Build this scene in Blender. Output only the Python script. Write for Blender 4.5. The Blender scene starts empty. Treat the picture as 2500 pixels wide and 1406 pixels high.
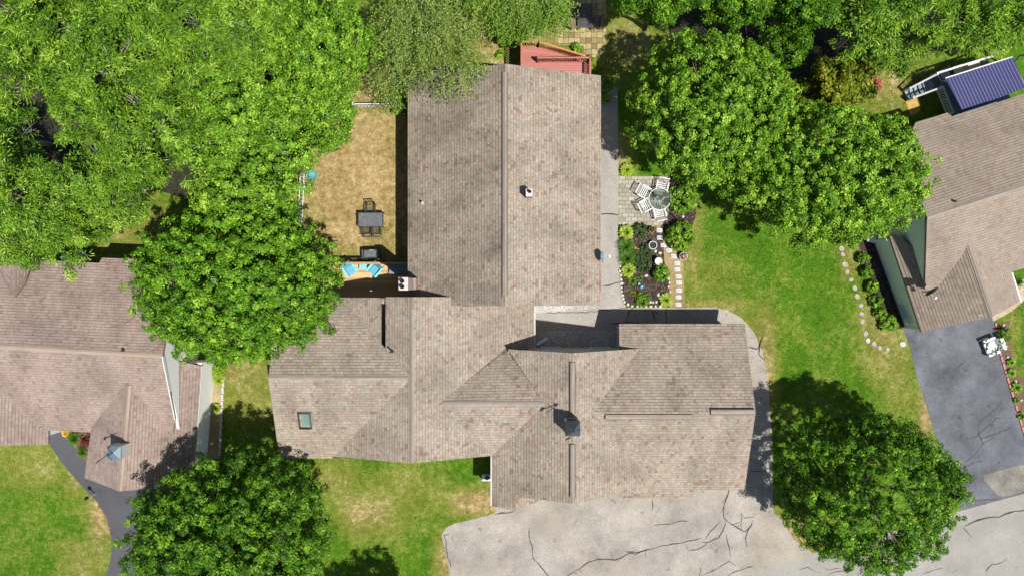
import bpy, bmesh, math, random
import numpy as np
from mathutils import Vector, Matrix
R = math.radians
random.seed(7)
F, H = 2508.0, 57.0          # focal length in photo pixels, camera height in metres
SC = bpy.context.scene
COL = SC.collection

def P(px, py, z=0.0):
    """measured photo position at height z -> world metres"""
    k = (H - z) / F
    return (round((px - 1250) * k, 4), round((703 - py) * k, 4), z)
def P57(px, py, z=0.0):
    k = (57.0 - z) / 2508.0
    return (round((px - 1250) * k, 4), round((703 - py) * k, 4), z)
def P38(px, py, z=0.0):
    k = (38.0 - z) / 1672.0
    return (round((px - 1250) * k, 4), round((703 - py) * k, 4), z)
P = P57
# the houses were first surveyed with a 38 m camera height and shallow roofs; TR corrects them to 57 m and the steeper true pitch
HOUSE, XW = False, 1.0
def ZT(z): return z if z < 2.67 else 1.5*z - 1.335
def TR(v):
    k = (1 - ZT(v[2])/57.0)/(1 - v[2]/38.0) if v[2] > 0 else 1.0
    return (v[0]*k, v[1]*k, ZT(v[2]))
def XY(px, py, z=0.0):
    return P(px, py, z)[:2]

# ------------------------------------------------------------------ materials
def nt(name):
    m = bpy.data.materials.new(name); m.use_nodes = True
    t = m.node_tree; b = t.nodes['Principled BSDF']
    return m, t, b
def N(t, typ, **kw):
    n = t.nodes.new(typ)
    for k, v in kw.items():
        if k in n.inputs: n.inputs[k].default_value = v
        else: setattr(n, k, v)
    return n
def ramp(t, stops, interp='LINEAR'):
    n = t.nodes.new('ShaderNodeValToRGB'); e = n.color_ramp.elements
    n.color_ramp.interpolation = interp
    while len(e) > 1: e.remove(e[0])
    e[0].position = stops[0][0]; e[0].color = (*stops[0][1], 1)
    for p, c in stops[1:]:
        x = e.new(p); x.color = (*c, 1)
    return n
def coords(t): return t.nodes.new('ShaderNodeTexCoord').outputs['Object']
def noise(t, vec, scale, detail=4, rough=.6):
    n = N(t, 'ShaderNodeTexNoise', Scale=scale, Detail=detail, Roughness=rough)
    t.links.new(vec, n.inputs['Vector']); return n.outputs['Fac']
def mix(t, fac, a, b, blend='MIX'):
    n = t.nodes.new('ShaderNodeMix'); n.data_type = 'RGBA'; n.blend_type = blend
    if isinstance(fac, (int, float)): n.inputs['Factor'].default_value = fac
    else: t.links.new(fac, n.inputs['Factor'])
    for s, v in ((6, a), (7, b)):
        if isinstance(v, tuple): n.inputs[s].default_value = (*v, 1)
        else: t.links.new(v, n.inputs[s])
    return n.outputs[2]
def math_(t, op, a, b=None):
    n = t.nodes.new('ShaderNodeMath'); n.operation = op
    for i, v in enumerate((a, b)):
        if v is None: continue
        if isinstance(v, (int, float)): n.inputs[i].default_value = v
        else: t.links.new(v, n.inputs[i])
    return n.outputs[0]
def bump(t, b, h, strength=.4, dist=.02):
    n = N(t, 'ShaderNodeBump', Strength=strength, Distance=dist)
    t.links.new(h, n.inputs['Height']); t.links.new(n.outputs[0], b.inputs['Normal'])

def plain(name, c, rough=.6, metal=0, var=.25, scale=6.0, spec=.3):
    m, t, b = nt(name)
    f = noise(t, coords(t), scale, 5)
    lo = tuple(x*(1-var) for x in c); hi = tuple(min(1, x*(1+var)) for x in c)
    t.links.new(ramp(t, [(.3, lo), (.7, hi)]).outputs[0], b.inputs['Base Color'])
    t.links.new(f, t.nodes['Color Ramp'].inputs[0])
    b.inputs['Roughness'].default_value = rough; b.inputs['Metallic'].default_value = metal
    b.inputs['Specular IOR Level'].default_value = spec
    return m

def shingles(name, cols, line=(.07, .06, .055), stain=.35, seed=0.0, row=.145, wid=.155):
    m, t, b = nt(name)
    uv = t.nodes.new('ShaderNodeUVMap'); uv.uv_map = 'UVMap'
    mp = N(t, 'ShaderNodeMapping'); mp.inputs['Location'].default_value = (seed*3.1, round(seed*1.7/row)*row, 0)
    t.links.new(uv.outputs[0], mp.inputs[0]); vec = mp.outputs[0]
    br = N(t, 'ShaderNodeTexBrick', Scale=1.0)
    br.inputs['Color1'].default_value = (0, 0, 0, 1); br.inputs['Color2'].default_value = (1, 1, 1, 1)
    br.inputs['Mortar'].default_value = (.5, .5, .5, 1)
    br.inputs['Mortar Size'].default_value = .006; br.inputs['Mortar Smooth'].default_value = .3
    br.inputs['Brick Width'].default_value = wid; br.inputs['Row Height'].default_value = row
    br.offset = .37; br.squash = 1.35; br.squash_frequency = 3
    t.links.new(vec, br.inputs['Vector'])
    n1 = noise(t, vec, 3.2, 3); n2 = noise(t, vec, 38, 3)
    b2 = N(t, 'ShaderNodeTexBrick', Scale=1.0); b2.offset = .43; b2.squash = .7; b2.squash_frequency = 2
    b2.inputs['Color1'].default_value = (0, 0, 0, 1); b2.inputs['Color2'].default_value = (1, 1, 1, 1); b2.inputs['Mortar Size'].default_value = 0
    b2.inputs['Brick Width'].default_value = wid*2.3; b2.inputs['Row Height'].default_value = row; t.links.new(vec, b2.inputs['Vector'])
    tabs = math_(t, 'ADD', math_(t, 'MULTIPLY', br.outputs['Color'], .6), math_(t, 'MULTIPLY', b2.outputs['Color'], .5))
    # random tab value shifted by a patchy noise: browner and greyer drifts
    v = math_(t, 'ADD', tabs, math_(t, 'MULTIPLY', math_(t, 'SUBTRACT', n1, .5), 1.0))
    rp = ramp(t, [(i/(len(cols)-1), c) for i, c in enumerate(cols)]); t.links.new(v, rp.inputs[0])
    c = mix(t, .55, rp.outputs[0], ramp2(t, n2, (.75, .75, .75), (1.3, 1.3, 1.3)), 'MULTIPLY')
    # black algae streaks running down the slope
    ms = N(t, 'ShaderNodeMapping'); ms.inputs['Scale'].default_value = (.35, .22, 1)
    t.links.new(vec, ms.inputs[0])
    st = noise(t, ms.outputs[0], 1.5, 5, .65)
    rs = ramp(t, [(.42, (1, 1, 1)), (.75, (1-stain,)*3)]); t.links.new(st, rs.inputs[0])
    c = mix(t, 1.0, c, rs.outputs[0], 'MULTIPLY')
    c = mix(t, math_(t, 'MULTIPLY', br.outputs['Fac'], .35), c, line)
    # dark band just under the next course, painting in its butt shadow
    sx = t.nodes.new('ShaderNodeSeparateXYZ'); t.links.new(vec, sx.inputs[0])
    fr = math_(t, 'FRACT', math_(t, 'DIVIDE', sx.outputs[1], row))
    c = mix(t, math_(t, 'MULTIPLY', math_(t, 'GREATER_THAN', fr, .80), .42), c, (.07, .06, .05))
    t.links.new(c, b.inputs['Base Color']); b.inputs['Roughness'].default_value = .9
    b.inputs['Specular IOR Level'].default_value = .15
    bump(t, b, n2, .5, .006)
    return m
def ramp2(t, fac, lo, hi):
    r = ramp(t, [(.3, lo), (.7, hi)]); t.links.new(fac, r.inputs[0]); return r.outputs[0]

def leafmat(name, stops, trans=.14, rough=.45):
    m, t, b = nt(name)
    at = t.nodes.new('ShaderNodeAttribute'); at.attribute_name = 'tint'
    rp = ramp(t, stops); t.links.new(at.outputs['Fac'], rp.inputs[0])
    t.links.new(rp.outputs[0], b.inputs['Base Color']); b.inputs['Roughness'].default_value = rough
    b.inputs['Specular IOR Level'].default_value = .18
    tr = t.nodes.new('ShaderNodeBsdfTranslucent')
    c = mix(t, 1.0, rp.outputs[0], (1.5, 1.35, .6), 'MULTIPLY'); t.links.new(c, tr.inputs[0])
    ms = t.nodes.new('ShaderNodeMixShader'); ms.inputs[0].default_value = trans
    t.links.new(b.outputs[0], ms.inputs[1]); t.links.new(tr.outputs[0], ms.inputs[2])
    t.links.new(ms.outputs[0], t.nodes['Material Output'].inputs[0])
    return m

def lawnmat():
    m, t, b = nt('lawn'); co = coords(t)
    at = t.nodes.new('ShaderNodeAttribute'); at.attribute_name = 'dry'
    n1 = noise(t, co, .55, 5, .65); n2 = noise(t, co, 3.0, 5, .75); n3 = noise(t, co, 22, 3, .8); n4 = noise(t, co, .16, 3)
    g = ramp(t, [(.3, (.028, .085, .005)), (.5, (.075, .175, .009)), (.68, (.155, .245, .016))])
    t.links.new(math_(t, 'ADD', math_(t, 'MULTIPLY', n1, .5), math_(t, 'MULTIPLY', n2, .5)), g.inputs[0])
    d = ramp(t, [(.36, (.15, .115, .045)), (.5, (.33, .24, .11)), (.63, (.52, .41, .24))])
    t.links.new(math_(t, 'ADD', math_(t, 'MULTIPLY', n2, .65), math_(t, 'MULTIPLY', n1, .35)), d.inputs[0])
    s = math_(t, 'ADD', math_(t, 'MULTIPLY', math_(t, 'SUBTRACT', n2, .5), 1.3), math_(t, 'MULTIPLY', math_(t, 'SUBTRACT', n1, .5), 1.0))
    s = math_(t, 'ADD', s, math_(t, 'MULTIPLY', math_(t, 'SUBTRACT', n4, .5), .4))
    f = math_(t, 'ADD', at.outputs['Fac'], math_(t, 'MULTIPLY', s, .75))
    y = ramp(t, [(.0, (0, 0, 0)), (.9, (1, 1, 1))]); t.links.new(f, y.inputs[0])
    # green -> yellowing green -> straw
    c1 = mix(t, y.outputs[0], g.outputs[0], d.outputs[0])
    olive = ramp(t, [(.0, (0, 0, 0)), (.3, (1, 1, 1)), (.75, (0, 0, 0))]); t.links.new(f, olive.inputs[0])
    c1 = mix(t, math_(t, 'MULTIPLY', olive.outputs[0], .5), c1, (.165, .20, .018))
    c = mix(t, .8, c1, ramp2(t, n3, (.35, .38, .3), (1.55, 1.5, 1.4)), 'MULTIPLY')
    t.links.new(c, b.inputs['Base Color']); b.inputs['Roughness'].default_value = .9
    b.inputs['Specular IOR Level'].default_value = .1
    bump(t, b, math_(t, 'ADD', n3, math_(t, 'MULTIPLY', n2, .8)), .9, .06)
    return m

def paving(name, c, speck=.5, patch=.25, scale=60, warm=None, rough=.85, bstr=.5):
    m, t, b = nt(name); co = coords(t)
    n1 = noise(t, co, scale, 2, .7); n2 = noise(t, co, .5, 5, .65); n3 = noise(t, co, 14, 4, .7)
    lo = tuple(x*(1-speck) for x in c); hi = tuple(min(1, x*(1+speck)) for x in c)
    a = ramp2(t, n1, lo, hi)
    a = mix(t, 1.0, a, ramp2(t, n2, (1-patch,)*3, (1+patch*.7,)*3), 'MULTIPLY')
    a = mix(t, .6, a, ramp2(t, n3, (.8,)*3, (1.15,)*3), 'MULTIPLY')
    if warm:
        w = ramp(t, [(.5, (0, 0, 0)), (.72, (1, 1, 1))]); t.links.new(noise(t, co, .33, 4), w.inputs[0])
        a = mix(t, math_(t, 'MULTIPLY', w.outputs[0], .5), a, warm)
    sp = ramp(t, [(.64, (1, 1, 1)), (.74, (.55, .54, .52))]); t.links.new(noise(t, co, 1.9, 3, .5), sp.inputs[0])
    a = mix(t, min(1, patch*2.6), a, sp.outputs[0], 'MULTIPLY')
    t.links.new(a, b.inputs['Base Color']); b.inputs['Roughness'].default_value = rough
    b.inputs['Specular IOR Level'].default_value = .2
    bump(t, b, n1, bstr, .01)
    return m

def bricks(name, c1, c2, mortar, w, h, ms=.012, off=.5, var=.3):
    m, t, b = nt(name); co = coords(t)
    uv = t.nodes.new('ShaderNodeUVMap'); uv.uv_map = 'UVMap'
    br = N(t, 'ShaderNodeTexBrick', Scale=1.0); br.offset = off
    br.inputs['Color1'].default_value = (0, 0, 0, 1); br.inputs['Color2'].default_value = (1, 1, 1, 1)
    br.inputs['Mortar Size'].default_value = ms; br.inputs['Brick Width'].default_value = w; br.inputs['Row Height'].default_value = h
    t.links.new(uv.outputs[0], br.inputs['Vector'])
    rp = ramp(t, [(0, c1), (.5, tuple((x+y)/2 for x, y in zip(c1, c2))), (1, c2)])
    t.links.new(br.outputs['Color'], rp.inputs[0])
    a = mix(t, .8, rp.outputs[0], ramp2(t, noise(t, co, 9, 5, .7), (1-var,)*3, (1+var,)*3), 'MULTIPLY')
    a = mix(t, br.outputs['Fac'], a, mortar)
    t.links.new(a, b.inputs['Base Color']); b.inputs['Roughness'].default_value = .9
    bump(t, b, math_(t, 'SUBTRACT', 1.0, br.outputs['Fac']), .4, .008)
    return m

def boards(name, cols, width=.14, axis=1, gap=(.03, .02, .012), rough=.7):
    """planks laid side by side; axis = direction across the planks (object space)"""
    m, t, b = nt(name); co = coords(t)
    sx = t.nodes.new('ShaderNodeSeparateXYZ'); t.links.new(co, sx.inputs[0])
    q = math_(t, 'DIVIDE', sx.outputs[axis], width)
    wn = t.nodes.new('ShaderNodeTexWhiteNoise'); wn.noise_dimensions = '1D'
    t.links.new(math_(t, 'FLOOR', q), wn.inputs['W'])
    mp = N(t, 'ShaderNodeMapping'); sc = [1.2, 1.2, 1.2]; sc[axis] = 14
    mp.inputs['Scale'].default_value = sc; t.links.new(co, mp.inputs[0])
    v = math_(t, 'ADD', math_(t, 'MULTIPLY', wn.outputs['Value'], .6), math_(t, 'MULTIPLY', noise(t, mp.outputs[0], 2.2, 5, .7), .5))
    rp = ramp(t, [(.1 + .8*i/(len(cols)-1), c) for i, c in enumerate(cols)]); t.links.new(v, rp.inputs[0])
    fr = math_(t, 'FRACT', q); g = math_(t, 'LESS_THAN', fr, .06)
    t.links.new(mix(t, g, rp.outputs[0], gap), b.inputs['Base Color']); b.inputs['Roughness'].default_value = rough
    return m

def stripes(name, c1, c2, period, duty, axis='U'):
    m, t, b = nt(name)
    uv = t.nodes.new('ShaderNodeUVMap'); uv.uv_map = 'UVMap'
    sx = t.nodes.new('ShaderNodeSeparateXYZ'); t.links.new(uv.outputs[0], sx.inputs[0])
    fr = math_(t, 'FRACT', math_(t, 'DIVIDE', sx.outputs[0 if axis == 'U' else 1], period))
    t.links.new(mix(t, math_(t, 'LESS_THAN', fr, duty), c1, c2), b.inputs['Base Color'])
    b.inputs['Roughness'].default_value = .8
    return m

def glassmat(name, c=(.10, .16, .17), rough=.08):
    m, t, b = nt(name)
    f = noise(t, coords(t), 1.5, 3)
    t.links.new(ramp2(t, f, tuple(x*.7 for x in c), tuple(x*1.3 for x in c)), b.inputs['Base Color'])
    b.inputs['Roughness'].default_value = rough; b.inputs['Specular IOR Level'].default_value = .8
    return m

def clearglass(name):
    m, t, b = nt(name)
    tr = t.nodes.new('ShaderNodeBsdfTransparent'); tr.inputs[0].default_value = (.78, .83, .8, 1)
    b.inputs['Base Color'].default_value = (.6, .64, .6, 1); b.inputs['Roughness'].default_value = .1
    ms = t.nodes.new('ShaderNodeMixShader'); ms.inputs[0].default_value = .05
    t.links.new(tr.outputs[0], ms.inputs[1]); t.links.new(b.outputs[0], ms.inputs[2])
    t.links.new(ms.outputs[0], t.nodes['Material Output'].inputs[0])
    return m

def mulchmat():
    m, t, b = nt('mulch'); co = coords(t)
    v = N(t, 'ShaderNodeTexVoronoi', Scale=26.0); t.links.new(co, v.inputs['Vector'])
    sp = t.nodes.new('ShaderNodeSeparateColor'); t.links.new(v.outputs['Color'], sp.inputs[0])
    r1 = ramp(t, [(.0, (.012, .009, .008)), (.55, (.04, .028, .022)), (.85, (.085, .055, .04)), (1, (.26, .2, .15))])
    t.links.new(sp.outputs[0], r1.inputs[0])
    c = mix(t, .7, r1.outputs[0], ramp2(t, noise(t, co, 2.5, 4), (.6,)*3, (1.3,)*3), 'MULTIPLY')
    t.links.new(c, b.inputs['Base Color']); b.inputs['Roughness'].default_value = 1
    bump(t, b, v.outputs['Distance'], .9, .04)
    return m

def floralmat():
    m, t, b = nt('leaf_print_fabric'); co = coords(t)
    r = ramp(t, [(.40, (.03, .03, .035)), (.46, (.30, .34, .22)), (.52, (.82, .82, .78))])
    t.links.new(noise(t, co, 9, 2, .5), r.inputs[0])
    t.links.new(r.outputs[0], b.inputs['Base Color']); b.inputs['Roughness'].default_value = .9
    return m

ROOFC = [(0.215, 0.147, 0.116), (0.215, 0.147, 0.116), (0.286, 0.234, 0.187), (0.261, 0.239, 0.187), (0.331, 0.291, 0.236), (0.27, 0.177, 0.136), (0.286, 0.265, 0.212), (0.368, 0.316, 0.255), (0.295, 0.203, 0.159), (0.322, 0.285, 0.231)]
ROOFL = [(0.217, 0.157, 0.131), (0.242, 0.175, 0.146), (0.305, 0.232, 0.203), (0.27, 0.213, 0.174), (0.337, 0.267, 0.235), (0.281, 0.182, 0.15), (0.328, 0.252, 0.218)]
ROOFR = [(0.23994000000000001, 0.18693, 0.15066000000000002), (0.258, 0.201, 0.162), (0.302, 0.24, 0.196), (0.27, 0.227, 0.179), (0.328, 0.267, 0.218)]
M = {}
M['roof'] = shingles('blended_shingles', ROOFC, stain=.42)
M['roofw'] = shingles('streaked_shaded_shingles', [tuple(x*.84 for x in c) for c in ROOFC], stain=.6, seed=2)  # real streaks, plus an even darkening that paints in the slope's shade
M['roofl'] = shingles('tan_shingles', ROOFL, stain=.4, seed=5)
M['roofr'] = shingles('brown_shingles', ROOFR, stain=.25, seed=9)
M['cap'] = shingles('cap_shingles', [(.22, .18, .15), (.29, .245, .205), (.25, .21, .175), (.31, .26, .22)], stain=.2, seed=3, row=.2, wid=2)
M['capl'] = shingles('tan_cap_shingles', [(.27, .205, .165), (.33, .255, .205), (.30, .23, .185)], stain=.2, seed=3, row=.2, wid=2)
M['ventslot'] = plain('vent_slot_black', (.012, .011, .01))
M['greige'] = plain('greige_siding', (.40, .385, .37), var=.08)
M['white'] = plain('white_trim', (.58, .58, .57), rough=.5, var=.05)
M['whitewall'] = plain('white_siding', (.90, .90, .89), rough=.6, var=.04)
M['green'] = plain('sage_green_siding', (.70, .79, .72), rough=.6, var=.05, scale=2)
M['black'] = plain('black_metal', (.018, .018, .02), rough=.45, var=.3)
M['darkgrey'] = plain('dark_grey_metal', (.06, .06, .062), rough=.5)
M['steel'] = plain('galvanised_steel', (.45, .46, .47), rough=.4, metal=.6)
M['cupolaroof'] = plain('dark_slate_metal', (.035, .065, .09), rough=.4, spec=.5)
M['bluemetal'] = plain('blue_grey_metal', (.10, .145, .18), rough=.4, var=.1)
M['glass'] = glassmat('window_glass', (.05, .06, .07))
M['skyglass'] = glassmat('skylight_glass', (.16, .24, .21))
M['tableglass'] = clearglass('table_glass')
M['brick'] = bricks('red_brick', (.24, .10, .08), (.42, .27, .24), (.5, .46, .43), .21, .07)
M['crown'] = plain('pale_mortar', (.50, .42, .39), var=.35, scale=14)
M['lawn'] = lawnmat()
M['earth'] = paving('woodland_floor', (.028, .028, .015), .6, .5, 6)  # near-black: deep shade under the trees is put into this colour
M['drive'] = paving('weathered_asphalt', (.295, .268, .236), .5, .32, 42, warm=(.34, .28, .21))
M['walk'] = paving('aggregate_concrete', (.30, .28, .25), .4, .18, 45)
M['road'] = paving('road_asphalt', (.272, .255, .232), .28, .18, 50)
M['sealed'] = paving('sealed_asphalt', (.112, .115, .132), .4, .5, 40)
M['sealedd'] = paving('dark_sealed_asphalt', (.075, .075, .085), .2, .15, 40)
M['apron'] = paving('sandy_asphalt', (.29, .255, .21), .25, .3, 30)
M['worn'] = paving('worn_asphalt', (.20, .185, .16), .3, .6, 30)
M['tar'] = plain('crack_tar', (.035, .032, .03), rough=.7)
M['gravel'] = paving('gravel', (.36, .35, .335), .85, .3, 28, bstr=1)
M['soil'] = paving('bare_soil', (.29, .215, .105), .5, .4, 18)
M['strawbed'] = paving('straw_bed', (.31, .24, .125), .5, .4, 20)
M['mulch'] = mulchmat()
M['redmulch'] = paving('brown_mulch', (.14, .085, .055), .6, .35, 22)
M['pavers'] = bricks('tumbled_pavers', (.22, .20, .155), (.35, .325, .265), (.13, .115, .08), .34, .23, .014, .5)
M['slabs'] = bricks('mossy_slabs', (.17, .13, .045), (.37, .31, .15), (.06, .05, .02), .315, .315, .012, 0, .45)
M['walkbrick'] = bricks('tan_pavers', (.36, .27, .19), (.48, .38, .28), (.25, .19, .14), .3, .12, .01)
M['stone'] = plain('pale_stone', (.42, .41, .40), var=.4, scale=9, rough=.8)
M['rock'] = plain('garden_rock', (.52, .48, .43), var=.4, scale=12, rough=.9)
M['pinkstone'] = plain('weathered_stone', (.33, .29, .27), var=.35, scale=7, rough=.9)
M['deck'] = boards('golden_deck_boards', [(.33, .18, .075), (.50, .30, .13), (.62, .41, .20)], .135, 1)
M['reddeck'] = boards('red_stained_boards', [(.29, .095, .075), (.36, .125, .10), (.40, .15, .125)], .14, 1, gap=(.13, .04, .03))
M['redrail'] = plain('red_stained_rail', (.36, .125, .09), var=.15, rough=.7)
M['orangerail'] = plain('orange_stained_rail', (.47, .19, .08), var=.2, rough=.7)
M['wood'] = plain('weathered_wood', (.34, .22, .12), var=.25, rough=.8)
M['greydeck'] = boards('blue_grey_composite', [(.10, .145, .17), (.13, .18, .205)], .14, 0, gap=(.04, .06, .07))
M['awning'] = stripes('striped_awning', (.03, .032, .12), (.40, .40, .46), .22, .06)
M['blue'] = plain('turquoise_paint', (.11, .36, .50), var=.15, rough=.5)
M['teal'] = plain('pale_turquoise_paint', (.16, .50, .54), var=.1, rough=.5)
M['cover'] = plain('grey_vinyl_cover', (.085, .092, .10), var=.35, scale=5, rough=.55)
M['box'] = plain('grey_resin', (.17, .19, .27), var=.12)
M['terra'] = plain('terracotta', (.42, .16, .09), var=.2)
M['potsoil'] = plain('pot_soil', (.05, .035, .025), var=.4, scale=30)
M['ceramic'] = plain('cream_ceramic', (.62, .53, .45), var=.15)
M['wicker'] = plain('brown_wicker', (.16, .105, .065), var=.5, scale=40)
M['umbrella'] = plain('faded_pink_canvas', (.55, .44, .42), var=.3, scale=9)
M['orange'] = plain('orange_plastic', (.62, .13, .035), var=.1, rough=.4)
M['beige'] = plain('beige_plastic', (.55, .48, .36), var=.2, rough=.5)
M['dishblue'] = plain('pale_blue_grey_paint', (.24, .36, .50), rough=.4, var=.1)
M['floral'] = floralmat()
M['aqua'] = plain('aqua_plastic', (.10, .30, .29), rough=.4)
M['bark'] = plain('bark', (.12, .095, .07), var=.4, scale=8, rough=.95)
M['palebark'] = plain('pale_bark', (.34, .31, .27), var=.3, scale=8, rough=.9)
M['steptread'] = plain('patterned_tread', (.20, .25, .30), var=1.0, scale=16)
M['yellowpatch'] = plain('ochre_board', (.40, .25, .05), var=.2)
L_MAPLE = leafmat('maple_leaves', [(0, (0.0189, 0.0656, 0.0034)), (0.45, (0.0765, 0.188, 0.0082)), (0.8, (0.1662, 0.3401, 0.0188)), (1, (0.2933, 0.4896, 0.0398))])
L_DARK = leafmat('deep_green_leaves', [(0, (0.0129, 0.047, 0.0023)), (0.5, (0.0589, 0.1515, 0.0068)), (0.85, (0.144, 0.2946, 0.0152)), (1, (0.2484, 0.4234, 0.0297))])
L_BRIGHT = leafmat('bright_maple_leaves', [(0, (0.0248, 0.0749, 0.004)), (0.45, (0.1025, 0.2217, 0.0123)), (0.8, (0.2182, 0.3902, 0.0262)), (1, (0.3672, 0.5393, 0.0629))])
L_ASH = leafmat('ash_leaves', [(0, (0.017, 0.053, 0.0024)), (0.45, (0.0841, 0.1819, 0.0088)), (0.8, (0.193, 0.3416, 0.0216)), (1, (0.346, 0.4891, 0.067))], .18)
L_BIRCH = leafmat('birch_leaves', [(0, (.06, .11, .016)), (.5, (.18, .265, .046)), (1, (.35, .43, .12))], .25)
L_YELLOW = leafmat('yellow_green_leaves', [(0, (.02, .045, .003)), (.45, (.10, .15, .008)), (.8, (.27, .29, .02)), (1, (.42, .42, .05))], .3)
L_LIME = leafmat('lime_leaves', [(0, (.12, .20, .01)), (.5, (.26, .36, .03)), (1, (.42, .48, .10))], .25)
L_GRASSY = leafmat('strap_leaves', [(0, (.03, .09, .008)), (.5, (.07, .18, .015)), (1, (.16, .30, .04))], .25)
L_HOLLY = leafmat('dull_green_leaves', [(0, (.02, .045, .012)), (.6, (.05, .095, .025)), (1, (.12, .16, .06))], .2)
L_AZALEA = leafmat('azalea_petals', [(0, (.05, .10, .02)), (.3, (.36, .07, .05)), (.7, (.52, .15, .11)), (1, (.6, .28, .22))], .2)
L_FLOWER = leafmat('mixed_petals', [(0, (.05, .14, .02)), (.4, (.08, .2, .03)), (.5, (.6, .12, .08)), (.8, (.7, .4, .3)), (1, (.65, .65, .75))], .2)
L_GOLD = leafmat('golden_petals', [(0, (.5, .3, .02)), (1, (.75, .5, .05))], .2)

# ------------------------------------------------------------------ objects
OFF = {}
def tag(o, label=None, cat=None, group=None, kind=None):
    if label: o['label'] = label
    if cat: o['category'] = cat
    if group: o['group'] = group
    if kind: o['kind'] = kind
    return o
def thing(name, label, cat, loc=(0, 0, 0), rz=0, group=None, world=False):
    o = bpy.data.objects.new(name, None); COL.objects.link(o); o.empty_display_size = .2
    if HOUSE and world: loc = TR(loc)
    o.location = loc; o.rotation_euler = (0, 0, rz)
    tag(o, label, cat, group)
    if world: OFF[o.name] = Vector(loc)
    return o
def dup(root, loc, rz, label=None):
    r = root.copy(); COL.objects.link(r); r.location = loc; r.rotation_euler = (0, 0, rz)
    if label: r['label'] = label
    for ch in list(root.children):
        c = ch.copy(); COL.objects.link(c); c.parent = r
        for g in list(ch.children):
            d = g.copy(); COL.objects.link(d); d.parent = c
    return r

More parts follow.
